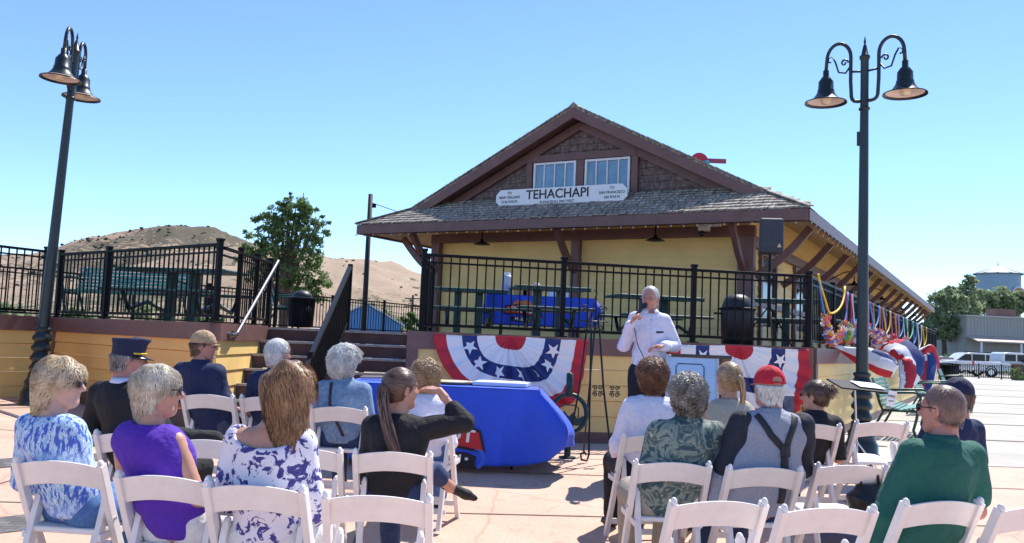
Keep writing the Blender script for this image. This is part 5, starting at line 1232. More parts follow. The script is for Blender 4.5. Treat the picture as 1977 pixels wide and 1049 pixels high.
    if collar:
        mb = MB(); n = 28; V = []
        for i in range(n):
            a = math.radians(-250 + 320 * i / (n - 1)) ; 
            for r_, z_ in ((.060, .045), (.066, .048), (.088, .012), (.082, .004)): V.append((J['nk'][0] + r_ * 1.08 * math.cos(a), J['nk'][1] - .0 + r_ * math.sin(a), J['nk'][2] + z_ - .02))
        fsx = [(i * 4 + k, i * 4 + (k + 1) % 4, (i + 1) * 4 + (k + 1) % 4, (i + 1) * 4 + k) for i in range(n - 1) for k in range(4)]
        mb.add(V, fsx); mb.build('collar', collar, so_, smooth=True)
    # trousers
    if pants:
        pp = [(J['pel'], (J['pel'][0], J['pel'][1] + .01, J['pel'][2] + .03), .108 + belly * .5, .106, (sx * W, 1, 1))]
        for s in (-1, 1):
            h_, k_, a_, f_ = lg[s][:4]; e = Vector(k_).lerp(Vector(a_), lg[s][4] if len(lg[s]) > 4 else .93); pp += [(h_, k_, .098 * aw, .074), (k_, tuple(e), .070, .056)]
        lo, hi = bounds(pp, .03); zc = J['pel'][2] + (.10 if stand is None else .12)
        v, q = nets(lambda P: np.maximum(union(P, pp, .035) - .006 + fold(P, seed + 3, .004), P[:, 2] - zc), lo, hi, .015); mesh_np('trousers', [(v, q)], [pants], body)
    for s in (-1, 1):
        h_, k_, a_, f_ = lg[s][:4]; A = Vector(a_); T = Vector(f_); d = (T - A); heel = A - Vector((d.x, d.y, 0)).normalized() * .04 + Vector((0, 0, -.035)) if len(lg[s]) < 6 else A - d * .25
        sp_ = [(tuple(heel), tuple(T), .036, .036, (1, 1, .9)), (tuple(T), tuple(T + d.normalized() * .07), .038, .026, (1, 1, .8))]
        lo, hi = bounds(sp_, .02); v, q = nets(lambda P: union(P, sp_, .02), lo, hi, .010); mesh_np('shoe', [(v, q)], [lg[s][5] if len(lg[s]) > 5 else mat('shoe_black', (.015, .014, .014), .5)], body)
    ho = None
    if hair: 
        hair = dict(hair); ho = make_hair(body, Mh, hair.pop('style'), hair.pop('mat'), seed=seed, **hair)
    for e in extras: e(body, Mh, J, so_, am, hl)
    return body
def _h(mb, name, m, body, Mh, smooth=False, bevel=0): o = mb.build(name, m, body, smooth=smooth, bevel=bevel); o.matrix_local = Mh; return o
def glasses(lens=(.01, .01, .012), frame=(.02, .02, .02), metal=0, dark=True):
    def f(body, Mh, J, so_, am, hl):
        fm = mat('frame_%.2f' % frame[0], frame, .3, metal); mb = MB(); g = MB()
        for s in (-1, 1):
            P = [(s * (.033 + .025 * math.cos(a)), .101 - .006 * abs(math.cos(a)) * (1 if s * math.cos(a) * s > 0 else 0), .008 + .019 * math.sin(a)) for a in [i * math.pi / 7 for i in range(15)]]
            mb.tube(P, .002, 5)
            mb.tube([(s * .058, .094, .012), (s * .077, .06, .012), (s * .080, -.015, .010), (s * .078, -.03, -.006)], .0028, 5)
            if dark: g.prism([(x, y, z) for x, y, z in P[:-1]], (0, .002, 0))
        mb.tube([(-.009, .104, .012), (.009, .104, .012)], .002, 5); o = _h(mb, 'glasses', fm, body, Mh)
        if dark: l = g.build('lens', mat('sunglass_lens', (.012, .01, .01), .08, spec=.8), o)
    return f
def capf(colm, brimm, brim_len=.075, back_gap=False, style='ball', rot=0, emblem=None):
    def f(body, Mh, J, so_, am, hl):
        M2 = Mh @ Matrix.Translation((0, -.012, .035)) @ Matrix.Rotation(R_(rot), 4, 'Z')
        if style == 'ball':
            fcn = lambda P: np.maximum(np.maximum(ell(P, (0, .0, .0), (.087, .106, .098)) + .0015 * np.cos(np.arctan2(P[:, 0], P[:, 1]) * 6) ** 8, -(P[:, 2] + .012)), (-ell(P, (0, -.105, .012), (.046, .03, .028))) if back_gap else -9.0)
            v, q = nets(fcn, (-.1, -.12, -.03), (.1, .12, .11), .005); Mn = np.array(M2); o = mesh_np('cap', [(v @ Mn[:3, :3].T + Mn[:3, 3], q)], [colm], body)
            bm = MB(); n = 15; V = []
            for i in range(n):
                a = math.pi * (i / (n - 1)); x = .074 * math.cos(a); y = .072 + (brim_len + .0) * math.sin(a) ** .7; z = -.008 - .012 * (math.cos(a) ** 2) - .008 * math.sin(a); V += [(x, .065, z), (x, y, z - .004), (x, y, z - .008), (x, .065, z - .006)]
            fs = [(i * 4 + k, i * 4 + (k + 1) % 4, (i + 1) * 4 + (k + 1) % 4, (i + 1) * 4 + k) for i in range(n - 1) for k in range(4)]; bm.add(V, fs); b_ = bm.build('brim', brimm, o, smooth=True); b_.matrix_local = M2
            bt = MB().sphere((0, 0, .099), .007, 8, 5); b_ = bt.build('button', colm, o, smooth=True); b_.matrix_local = M2
            if back_gap:
                bb = MB(); bb.tube([(.045 * math.cos(a), -.100 - .004 * math.sin(a), .0) for a in [i * math.pi / 8 for i in range(9)]], .006, 6); b_ = bb.build('strap', colm, o); b_.matrix_local = M2
        else: # conductor
            mb = MB(); n = 28; V = []
            for r, z, dy in ((.086, -.012, 0), (.091, .058, 0), (.103, .088, .004), (.100, .098, .004), (.02, .104, .004)):
                for k in range(n):
                    a = 2 * math.pi * k / n; V.append((r * math.cos(a), dy + r * 1.14 * math.sin(a), z + .10 * (.10) * math.sin(a)))
            mb.add(V, [(i * n + k, i * n + (k + 1) % n, (i + 1) * n + (k + 1) % n, (i + 1) * n + k) for i in range(4) for k in range(n)]); o = mb.build('cap', colm, body, smooth=True); o.matrix_local = M2
            bm = MB(); V = []; n = 15
            for i in range(n):
                a = math.pi * (.08 + .84 * i / (n - 1)); V += [(.088 * math.cos(a), .10 * math.sin(a), -.006), (.094 * math.cos(a), .10 * math.sin(a) + .058 * math.sin(a), -.022)]
            bm.add(V, [(2 * i, 2 * i + 1, 2 * i + 3, 2 * i + 2) for i in range(n - 1)]); b_ = bm.build('brim', brimm, o, smooth=True); s_ = b_.modifiers.new('t', 'SOLIDIFY'); s_.thickness = .003
            gd = MB(); gd.tube([(.092 * math.cos(a), .105 * math.sin(a), .006 + .006 * math.sin(a)) for a in [math.pi * (.1 + .8 * i / 14) for i in range(15)]], .006, 6); b_ = gd.build('braid', mat('gold_braid', (.7, .5, .03), .4), o)
    return f
def earrings(body, Mh, J, so_, am, hl):
    for s in (-1, 1): _h(MB().tube([(s * .080, -.008, -.036), (s * .081, -.008, -.055)], .004, 5), 'earring', chrome, body, Mh)
def project_strip(body, so_, pts, wd, m, name, off=.006, direction=(0, 1, 0)):
    """ribbon laid on the shirt: points cast on the cloth along a direction"""
    me = so_.data; bv = BVHTree.FromPolygons([v.co for v in me.vertices], [tuple(p.vertices) for p in me.polygons]); V = []; d = Vector(direction)
    P = [Vector(p) for p in pts]; Q = []
    for a, c in zip(P[:-1], P[1:]):
        for i in range(10): Q.append(a.lerp(c, i / 10))
    Q.append(P[-1])
    side = []
    for i, p in enumerate(Q):
        tn = (Q[min(i + 1, len(Q) - 1)] - Q[max(i - 1, 0)]).normalized(); x = tn.cross(d).normalized()
        for s in (-.5, 0, .5):
            o = p + x * wd * s; h = bv.ray_cast(o - d * .6, d); V.append((h[0] - d * off) if h[0] else (V[-1] if V else o))
    mb = MB(); mb.grid(V, len(Q), 3); o = mb.build(name, m, so_, smooth=True); s_ = o.modifiers.new('t', 'SOLIDIFY'); s_.thickness = .004; return o

def cloth(name, c, rough=.85, **k): return mat(name, c, rough, bump=(15, .75, .03), noise=(60, .10), **k)
denim = noisemat('denim', 40, [(.35, (.12, .20, .32)), (.65, (.22, .32, .46))], .9); denimd = noisemat('dark_denim', 40, [(.35, (.015, .03, .09)), (.65, (.03, .055, .14))], .9)
jeansl = noisemat('blue_jeans', 40, [(.35, (.06, .14, .32)), (.65, (.10, .20, .42))], .9)
def ikat():
    m = bpy.data.materials.new('blue_white_print'); m.use_nodes = True; t = m.node_tree; L = t.links; b = t.nodes['Principled BSDF']; b.inputs['Roughness'].default_value = .8
    tc = nd(t, 'ShaderNodeTexCoord'); mp = nd(t, 'ShaderNodeMapping'); mp.inputs['Scale'].default_value = (38, 38, 14); L.new(tc.outputs['Object'], mp.inputs[0])
    n = nd(t, 'ShaderNodeTexNoise'); n.inputs['Scale'].default_value = 1.6; n.inputs['Detail'].default_value = 3; L.new(mp.outputs[0], n.inputs[0])
    r = ramp(t, [(.38, (.02, .06, .42)), (.47, (.06, .20, .62)), (.52, (.70, .76, .85)), (.60, (.10, .42, .60)), (.66, (.75, .8, .86))]); L.new(n.outputs[0], r.inputs[0])
    sp = nd(t, 'ShaderNodeSeparateXYZ'); L.new(tc.outputs['Object'], sp.inputs[0]); w_ = nd(t, 'ShaderNodeMath', operation='SINE'); mu = nd(t, 'ShaderNodeMath', operation='MULTIPLY'); mu.inputs[1].default_value = 26; L.new(sp.outputs[2], mu.inputs[0]); L.new(mu.outputs[0], w_.inputs[0])
    r2 = ramp(t, [(.35, (.15, .15, .15)), (.8, (.75, .75, .75))]); L.new(w_.outputs[0], r2.inputs[0]); mx = nd(t, 'ShaderNodeMixRGB'); L.new(r2.outputs[0], mx.inputs[0]); L.new(r.outputs[0], mx.inputs[1]); mx.inputs[2].default_value = (.55, .66, .84, 1); mx.inputs[0].default_value = .5
    mm = nd(t, 'ShaderNodeMath', operation='MULTIPLY'); mm.inputs[1].default_value = .55; L.new(r2.outputs[0], mm.inputs[0]); L.new(mm.outputs[0], mx.inputs[0]); L.new(mx.outputs[0], b.inputs['Base Color']); return m
floral = noisemat('white_navy_floral', 17, [(.0, (.74, .71, .78)), (.525, (.74, .71, .78)), (.55, (.06, .05, .24)), (.70, (.03, .03, .16))], .8, detail=5, dist=1.1, rgh=.62)
leafy = noisemat('dark_leaf_print', 10, [(.30, (.02, .055, .07)), (.46, (.04, .09, .10)), (.50, (.30, .33, .26)), (.56, (.13, .17, .14)), (.60, (.03, .07, .08)), (.68, (.42, .42, .33))], .8, detail=6, dist=.8, rgh=.6)
# ------------------------------------------------------------------ the audience and the speaker
navy = cloth('navy_knit', (.010, .018, .068)); blackc = cloth('black_knit', (.010, .010, .013)); purple = cloth('purple_knit', (.085, .02, .36)); green = cloth('green_polo', (.012, .105, .075)); navyd = cloth('dark_raglan_sleeve', (.02, .022, .035))
whitek = cloth('white_knit', (.72, .70, .82)); greyk = cloth('grey_knit', (.30, .31, .37)); beige = cloth('beige_knit', (.42, .38, .31)); khaki = cloth('khaki_trousers', (.36, .31, .24)); greytr = cloth('slate_trousers', (.05, .06, .10)); blacktr = cloth('black_trousers', (.010, .010, .014)); whitetr = cloth('white_trousers', (.7, .68, .66))
redcap = cloth('red_cap', (.50, .012, .03)); tancap = cloth('tan_cap', (.42, .29, .17)); navycap = cloth('navy_cap', (.012, .016, .05)); blkbrim = mat('shiny_black_brim', (.01, .01, .012), .2)
H_blonde = hairmat('blonde_hair', (.34, .22, .10), (.86, .74, .54)); H_grey = hairmat('silver_blonde_hair', (.30, .24, .16), (.80, .74, .62)); H_white = hairmat('white_hair', (.42, .41, .38), (.88, .88, .86)); H_honey = hairmat('honey_brown_hair', (.075, .033, .018), (.46, .26, .12)); H_brown = hairmat('dark_brown_hair', (.03, .018, .014), (.26, .15, .11)); H_curlb = hairmat('light_brown_hair', (.20, .11, .05), (.62, .42, .24)); H_red = hairmat('auburn_hair', (.07, .025, .014), (.34, .16, .09)); H_salt = hairmat('salt_and_pepper_hair', (.04, .035, .03), (.46, .42, .37)); H_stub = hairmat('grey_stubble_hair', (.12, .06, .045), (.34, .26, .22))
def suspenders(body, Mh, J, so_, am, hl):
    m = mat('black_suspenders', (.02, .02, .025), .7); c = J['sh'][0]; z = J['sh'][2]
    for s in (-1, 1): project_strip(body, so_, [(c + s * .12, 0, z + .05), (c + s * .06, 0, z - .06), (c + .03, 0, z - .15)], .04, m, 'suspender')
    project_strip(body, so_, [(c + .03, 0, z - .13), (c + .02, 0, z - .30), (c + .01, 0, .58)], .05, m, 'suspender')
    project_strip(body, so_, [(c + .03, 0, z - .115), (c + .03, 0, z - .185)], .065, m, 'suspender_patch', off=.010)
def bagstrap(body, Mh, J, so_, am, hl):
    project_strip(body, so_, [(J['sh'][0] - .08, 0, J['sh'][2] + .05), (J['sh'][0] - .07, 0, J['sh'][2] - .12), (J['sh'][0] + .05, 0, J['sh'][2] - .36)], .022, mat('brown_strap', (.03, .012, .012), .5), 'bag_strap')
def scrunchie(body, Mh, J, so_, am, hl): _h(MB().tube([(.018 * math.cos(a), -.118, .02 + .022 * math.sin(a)) for a in [i * .5236 for i in range(13)]], .007, 6), 'hair_tie', mat('hair_tie_%s' % 'brown', (.25, .15, .12), .6), body, Mh, smooth=True)

person('blonde woman in a blue and white patterned top, leftmost in the audience', 'C1', (120, 742), -62, W=.96, skin='fair', shirt=ikat(), sleeve='long', neck=.10, pants=jeansl, hair=dict(style='blown', mat=H_blonde, t=.012, count=4200, wind=(-.15, -.6, .25)), extras=(glasses(),), seed=3, arms={1: ((.05, .05, -.27), (.02, .27, -.38)), -1: ((-.05, .03, -.27), (.10, .27, -.38))}, hem=.50, yawoff=-18, belly=.0)
person('man in a black jacket and black conductor cap with a gold braid', 'C2', (250, 694), -48, W=1.12, belly=.03, skin='ruddy', shirt=blackc, sleeve='long', neck=.06, pants=blacktr, hair=dict(style='fringe', mat=H_salt, t=.006, count=500), extras=(glasses(dark=False), capf(navycap, blkbrim, style='conductor')), seed=4, arms={1: ((.10, .10, -.25), (.36, .30, -.27)), -1: ((-.07, .02, -.27), (.06, .27, -.37))}, yawoff=-12, hpitch=-6, collar=whitek)
person('woman with short silver blonde hair in a purple sleeveless top', 'C3', (306, 756), -56, W=.96, belly=.0, skin='tan', shirt=purple, sleeve='none', neck=.085, pants=whitetr, hair=dict(style='bob', mat=H_grey, t=.012, count=4800), extras=(glasses(), earrings), seed=5, arms={1: ((.135, .0, -.24), (.20, .25, -.33)), -1: ((.0, .06, -.27), (.14, .27, -.38))}, yawoff=-6, hem=.49)
person('man in a tan baseball cap and navy polo shirt', 'C5', (394, 668), -66, W=1.14, belly=.02, skin='ruddy', shirt=navy, sleeve='short', neck=.065, pants=greytr, hair=dict(style='fringe', mat=H_brown, t=.006, count=500), extras=(glasses(dark=False), capf(tancap, tancap, .07)), seed=6, yawoff=-10, collar=navy)
person('white haired man in a navy shirt sitting before the stairs', 'C6', (538, 684), -42, W=1.02, skin='ruddy', shirt=navy, sleeve='short', neck=.065, pants=greytr, hair=dict(style='short', mat=H_white, t=.012, count=900), extras=(glasses(dark=False),), seed=7, collar=navy)
person('woman with honey brown shoulder length hair in a white and navy floral top', 'C4', (563, 758), -24, W=.97, hx=.07, skin='tan', shirt=floral, sleeve='three', neck=.115, pants=whitetr, hair=dict(style='long_bob', mat=H_honey, t=.014, count=5600, wind=(.12, 0, .05)), seed=8, back_cut=.075, hroll=-6, arms={1: ((.06, .02, -.29), (.02, .20, -.40)), -1: ((-.06, .03, -.28), (.1, .27, -.38))}, hem=.47, hs=1.04)
person('woman with curly white hair in a light denim jacket', 'C7', (668, 700), -28, W=1.05, skin='tan', shirt=denim, sleeve='long', neck=.06, pants=denimd, hair=dict(style='curly', mat=H_white, t=.030, count=3600), extras=(bagstrap,), seed=9, collar=denim)
person('woman with a long brown ponytail in a black cardigan shading her eyes', 'C9', (776, 752), -48, W=.98, skin='tan', shirt=blackc, sleeve='three', neck=.075, pants=denimd, hair=dict(style='pony', mat=H_brown, t=.010, count=2600, tailb=([(-.075, -.075, .02), (-.085, -.115, -.01), (-.075, -.14, -.08), (-.05, -.165, -.16), (-.01, -.18, -.26), (.03, -.185, -.36)], .034, .032, 480, .0045, 3, .010)), extras=(scrunchie,), seed=10, arms={1: ((.235, .06, .04), (.075, .10, .215), ((-.8, .45, .1), (0, .3, -1), -1, .3)), -1: ((-.05, .04, -.27), (.14, .26, -.36))}, legs={1: ['abs', (816, 892, 5.5), (868, 940, 5.72), (900, 955, 5.8), .62, mat('shoe_flat', (.01, .01, .01), .7)]}, hem=.36, yawoff=-6)
person('woman with curly light brown hair in a white shirt beside the blue table', 'C11', (822, 727), 0, W=1.0, skin='tan', shirt=whitek, sleeve='long', neck=.07, pants=jeansl, hair=dict(style='curly', mat=H_curlb, t=.022, count=2600), extras=(glasses(),), seed=11, yawoff=16)
person('woman with curly auburn hair in a plain white long sleeved top', 'C12', (1258, 727), 2, W=1.02, skin='tan', shirt=whitek, sleeve='long', neck=.085, pants=blacktr, hair=dict(style='curly', mat=H_red, t=.022, count=3000), seed=12, arms={-1: ((-.09, .02, -.27), (-.03, .24, -.38)), 1: ((.07, .02, -.27), (-.08, .26, -.38))})
person('person with curly grey hair in a dark leaf patterned shirt', 'C13', (1326, 764), 4, W=1.14, belly=.02, skin='tan', shirt=leafy, sleeve='long', neck=.06, pants=khaki, hair=dict(style='curly', mat=H_salt, t=.020, count=3200), seed=13, hem=.46, collar=leafy, arms={-1: ((-.08, .02, -.27), (.03, .24, -.38)), 1: ((.08, .02, -.27), (-.03, .24, -.38))})
person('woman with a light brown ponytail in a beige sleeveless top', 'C13b', (1406, 733), 12, W=.98, skin='tan', shirt=beige, sleeve='none', neck=.07, pants=khaki, hair=dict(style='pony', mat=H_curlb, t=.010, count=2200, tail=([(0, -.115, .03), (.02, -.15, .0), (.04, -.14, -.08), (.05, -.12, -.16), (.06, -.10, -.23)], .024, .012, 260, .004, 4, .008)), extras=(scrunchie,), seed=14)
person('heavy man in a backward looking red cap with grey shirt and black suspenders', 'C15', (1484, 748), 4, W=1.20, belly=.055, raglan=navyd, skin='ruddy', shirt=greyk, sleeve='none', neck=.062, pants=denimd, hair=dict(style='short', mat=H_white, t=.008, count=900, cover=.015), extras=(capf(redcap, redcap, .07, back_gap=True), suspenders, glasses(dark=False)), seed=15, hem=.50, arms={1: ((.07, .10, -.25), (-.02, .30, -.02), ((-.1, .3, 1), (-.6, -.6, 0), 1, .8)), -1: ((-.10, .0, -.26), (.08, .22, -.36))})
person('woman in black with her dark hair in a bun, beside the yellow wall', 'C16', (1572, 765), 48, W=.98, skin='tan', shirt=blackc, sleeve='long', neck=.065, pants=blacktr, hair=dict(style='bun', mat=H_brown, t=.012, count=2400), extras=(glasses(),), seed=16)
person('large man with cropped hair in a green polo shirt, rightmost in the audience', 'C20', (1817, 792), 20, W=1.12, hx=.03, belly=.035, skin='ruddy', shirt=green, sleeve='short', neck=.066, pants=greytr, hair=dict(style='crew', mat=H_stub, t=.003, count=1500), extras=(glasses(),), seed=17, hem=.49, collar=green, arms={1: ((.08, .04, -.27), (.02, .26, -.38)), -1: ((-.085, .06, -.27), (-.06, .28, -.34))})
person('person in a navy cap and navy shirt mostly hidden behind the man in green', 'C22', (1847, 766), 15, hx=.06, W=1.0, belly=.02, skin='ruddy', shirt=navy, sleeve='short', neck=.065, pants=blacktr, hair=dict(style='fringe', mat=H_brown, t=.006, count=500), extras=(capf(navycap, navycap, .07),), seed=18, collar=navy)
# the speaker stands before the wall holding a microphone
spx = wx(1250, 8.45, 1.0); sloc = Vector((spx, 8.45, gz)); 
def mic(body, Mh, J, so_, am, hl):
    pass
def mic(body, Mh, J, so_, am, hl):
    m0 = Mh @ Vector((.012, .128, -.062)); d = Vector((.085, .02, -.10)).normalized(); x = d.cross(Vector((0, 0, 1))).normalized(); M = Matrix((x, d.cross(x), d)).transposed().to_4x4(); M.translation = m0
    iv = body.matrix_basis.inverted()
    t = thing('microphone', 'black handheld microphone with a cord in the right hand of the man in white', 'microphone', (0, 0, 0)); t.matrix_world = body.matrix_basis @ M
    MB().sphere((0, 0, 0), .026, 12, 8).build('windscreen', mat('mic_mesh', (.02, .02, .022), .5, .4, noise=(200, .5)), t, smooth=True); MB().lathe([(.0, .02), (.022, .022), (.017, .05), (.013, .17), (0, .172)], n=12).build('handle', blackplastic, t, smooth=True)
    e = body.matrix_basis @ (m0 + d * .17); P = [e, e + Vector((0, -.01, -.04)), at(1226, 640, 8.18), at(1232, 668, 8.2), at(1246, 700, 8.22), Vector((e.x + .28, 8.1, gz + .5)), Vector((e.x + .35, 7.9, gz + .02)), Vector((e.x + 1.0, 8.0, gz + .012))]
    Q = []
    for i in range(len(P) - 1):
        p0, p1, p2, p3 = P[max(i - 1, 0)], P[i], P[i + 1], P[min(i + 2, len(P) - 1)]
        for k in range(6): u = k / 6; Q.append(.5 * ((2 * p1) + (p2 - p0) * u + (2 * p0 - 5 * p1 + 4 * p2 - p3) * u * u + (3 * p1 - p0 - 3 * p2 + p3) * u ** 3))
    o = MB().tube(Q, .0045, 6).build('cord', blackplastic, t, smooth=True); o.matrix_parent_inverse = t.matrix_basis.inverted()
    hs_ = MB(); fl_ = J['che']; 
def pocket(body, Mh, J, so_, am, hl): project_strip(body, so_, [(-.045, 0, 1.335), (-.12, 0, 1.34)], .018, navy, 'chest_logo', off=.004, direction=(0, -1, 0)); project_strip(body, so_, [(0, 0, J['nk'][2] - .07), (0, 0, 1.02)], .018, whitek, 'button_placket', off=.003, direction=(0, -1, 0))
def watch(body, Mh, J, so_, am, hl): c = Vector(am[-1][2]); b = Vector(am[-1][1]); d = (c - b).normalized(); MB().tube([c - d * .03, c - d * .005], .036, 12).build('wristwatch', blackplastic, body, smooth=True)
sp_b = person('white haired man in a white shirt and black trousers speaking into a microphone', None, (1255, 577), -26, W=.94, skin='ruddy', shirt=whitek, sleeve='long', neck=.062, pants=blacktr, hair=dict(style='short', mat=H_white, t=.006, count=700, front=.022), extras=(glasses(dark=False, frame=(.25, .25, .25), metal=.6), mic, pocket, watch), seed=21, stand=(sloc, R_(180)), hem=1.0, collar=whitek, hpitch=-4,
    arms={1: ('abs', (1205, 668, 8.42), (1217, 627, 8.22), (((-.3, .3, .75), (-.9, .1, -.4), 1, 1.2))), -1: ('abs', (1302, 668, 8.45), (1281, 669, 8.22), (((.9, .25, -.05), (0, .2, -1), 1, .5)))})

# phone, bags
t = thing('smartphone', 'smartphone held up beside the red cap man, screen towards the camera', 'phone', at(1522, 790, 5.42), R_(5))
MB().box((0, 0, .02), (.072, .010, .145)).build('case', blackplastic, t, bevel=.004); MB().box((0, -.006, .02), (.064, .003, .125)).build('screen', mat('phone_screen', (.08, .10, .17), .1, noise=(30, .6)), t); MB().box((0, -.0065, .087), (.07, .004, .012)).build('edge', whitep, t)
def bag(name, label, u, Y, m, w_, h_, strap, z=0, rz=0):
    x = wx(u, Y, .2); t = thing(name, label, 'bag', (x, Y, G(x, Y) + z), R_(rz))
    v, q = nets(lambda P: smin(ell(P, (0, 0, h_ * .38), (w_ / 2, w_ * .32, h_ * .42)), np.maximum(ell(P, (0, 0, h_ * .6), (w_ * .38, w_ * .16, h_ * .5)), P[:, 2] - h_ * .92), .05) + fold(P, 5, .007, 2), (-w_, -w_, -.02), (w_, w_, h_ * 1.3), .014); mesh_np('bag_body', [(v, q)], [m], t)
    MB().tube([(-w_ * .25, 0, h_ * .8), (-w_ * .15, .0, h_ * 1.25), (0, 0, h_ * 1.4), (w_ * .15, 0, h_ * 1.25), (w_ * .25, 0, h_ * .8)], .010, 6).build('handle', strap, t, smooth=True)
bag('handbag', 'tan leather handbag on the ground at the aisle beside the patterned shirt person', 1180, 4.55, mat('tan_leather', (.42, .24, .15), .6, noise=(9, .2)), .26, .24, mat('pale_strap', (.6, .5, .4), .6))
bag('handbag', 'dark bag lying under the chair of the woman in the black cardigan', 745, 4.9, cloth('dark_green_bag', (.05, .06, .05)), .34, .14, blackplastic)
bag('handbag', 'black leather bag standing on the chair ahead of the man in green', 1678, 5.25, mat('black_leather', (.012, .012, .014), .35), .26, .24, blackplastic, z=.46)

# ------------------------------------------------------------------ trees and far things
def leafmat(name, a, b_):
    m = bpy.data.materials.new(name); m.use_nodes = True; t = m.node_tree; L = t.links; b = t.nodes['Principled BSDF']; b.inputs['Roughness'].default_value = .55; b.inputs['Specular IOR Level'].default_value = .3
    at_ = nd(t, 'ShaderNodeAttribute'); at_.attribute_name = 'tone'; r = ramp(t, [(0, a), (1, b_)]); L.new(at_.outputs['Fac'], r.inputs[0]); L.new(r.outputs[0], b.inputs['Base Color'])
    tr = nd(t, 'ShaderNodeBsdfTranslucent'); L.new(r.outputs[0], tr.inputs[0]); mx = nd(t, 'ShaderNodeMixShader'); mx.inputs[0].default_value = .45; L.new(b.outputs[0], mx.inputs[1]); L.new(tr.outputs[0], mx.inputs[2]); L.new(mx.outputs[0], t.nodes['Material Output'].inputs[0]); return m
leafA = leafmat('cottonwood_leaves', (.07, .14, .04), (.27, .37, .14)); leafB = leafmat('grey_green_leaves', (.18, .24, .11), (.46, .54, .31)); bark = mat('bark', (.10, .075, .055), .9, noise=(4, .4))
def tree(label, base, blobs, leaf, size, count, trunk_r, seed, group=None, limbs=True, name='tree'):
    """blobs: (dx, dz, radius[, dy]) leaf clusters around limbs"""
    r = np.random.default_rng(seed); t = thing(name, label, 'tree' if name == 'tree' else 'shrub', base, 0, group); V = []; tone = []
    wts = np.array([b[2] ** 2 for b in blobs]); wts = wts / wts.sum(); n_cl = max(6, count // 45)
    cents = []
    for _ in range(n_cl):
        b = blobs[r.choice(len(blobs), p=wts)]; d = r.normal(size=3); d /= np.linalg.norm(d); c = np.array((b[0], b[3] if len(b) > 3 else 0, b[1])) + d * b[2] * r.uniform(.45, 1.02) ** .7 * np.array((1, .8, .9)); cents.append((c, b[2] * r.uniform(.10, .24), r.uniform(-.2, .25)))
    for c, cr, tn in cents:
        k = 45; p = c + r.normal(size=(k, 3)) * cr * np.array((.62, .62, .5)); n = r.normal(size=(k, 3)); n[:, 2] += .6; n /= np.linalg.norm(n, axis=1)[:, None]; u = np.cross(n, r.normal(size=(k, 3))); u /= np.linalg.norm(u, axis=1)[:, None]; w_ = np.cross(n, u); s = size * r.uniform(.6, 1.3, k)[:, None]
        V.append(np.stack([p - u * s, p - w_ * s * .45, p + u * s, p + w_ * s * .45], 1).reshape(-1, 3)); tone.append(np.repeat(np.clip(.4 + tn + r.uniform(-.2, .25, k), 0, 1), 4))
    V = np.concatenate(V); q = np.arange(len(V)).reshape(-1, 4); mesh_np('crown', [(V, q)], [leaf], t, np.concatenate(tone), smooth=False)
    mb = MB(); top = max(b[1] for b in blobs); mid = min(b[1] - b[2] * .3 for b in blobs)
    mb.tube([(0, 0, -.3), (trunk_r * .3, 0, mid * .5), (0, 0, mid), (blobs[0][0] * .3, 0, top * .7)], [trunk_r, trunk_r * .85, trunk_r * .7, trunk_r * .25], 8)
    if limbs:
        for b in blobs:
            y = b[3] if len(b) > 3 else 0; z0 = mid * random.uniform(.7, 1.0)
            mb.tube([(0, 0, z0), (b[0] * .45, y * .5, z0 + (b[1] - z0) * .55), (b[0] * .9, y * .9, b[1] + b[2] * .3)], [trunk_r * .45, trunk_r * .28, trunk_r * .06], 6)
    mb.build('trunk', bark, t, smooth=True); return t
def px(u, Y): return wx(u, Y, 2)
def zz_(u, v, Y): return at(u, v, Y).z
# cottonwood beyond the deck: blobs from apparent outline at depth 34
TY = 34.0; bx0 = px(545, TY); sc34 = TY / F
blA = [((u - 545) * sc34, zz_(u, v, TY) + .45, r_ * sc34) for u, v, r_ in ((560, 400, 28), (585, 420, 26), (530, 410, 26), (505, 440, 34), (550, 445, 38), (595, 450, 32), (480, 470, 30), (525, 485, 38), (580, 490, 36), (470, 500, 20), (540, 530, 42), (590, 540, 40), (615, 420, 16), (575, 375, 10), (545, 382, 10), (610, 560, 26), (500, 530, 30))]
tree('green cottonwood tree rising beyond the deck, left of the utility pole', (bx0, TY, -.45), blA, leafA, .075, 17000, .24, 5)
for i, (u, v, r_, Y, lab) in enumerate(((20, 590, 26, 60, 'low green tree beyond the far left deck railing'), (150, 600, 20, 70, 'low green tree between the left lamp and the picnic table'), (300, 588, 30, 60, 'bushy green tree behind the picnic table on the left deck'), (398, 600, 26, 66, 'small green tree beyond the deck behind its corner post'), (745, 612, 26, 80, 'dark green bushy tree behind the blue barn roof'), (786, 612, 18, 95, 'small round tree right of the blue barn'), (712, 590, 12, 120, 'distant dark tree left of the utility pole foot'))):
    k = Y / F; tree(lab, (px(u, Y), Y, -.45), [(0, zz_(u, v, Y), r_ * k), (-r_ * k * .9, zz_(u, v + 6, Y), r_ * k * .7), (r_ * k * .8, zz_(u, v + 8, Y), r_ * k * .75)], leafA if i % 2 else leafB, .16 * Y / 60, 1600, .2, 20 + i, 'trees beyond the deck', limbs=False)
R_blobs = [((1800, 600, 26), (1830, 580, 24), (1815, 630, 30), (1850, 590, 20), (1795, 640, 22), (1840, 640, 26)), ((1862, 575, 22), (1872, 548, 14), (1868, 600, 26), (1850, 620, 20), (1880, 620, 20)), ((1900, 585, 26), (1935, 580, 24), (1960, 590, 26), (1915, 605, 20), (1990, 585, 26))]
labs = ['pale green tree at the end of the depot, left of the tan building', 'tall thin topped tree left of the water tower', 'wide tree in front of the water tower, above the tan building']
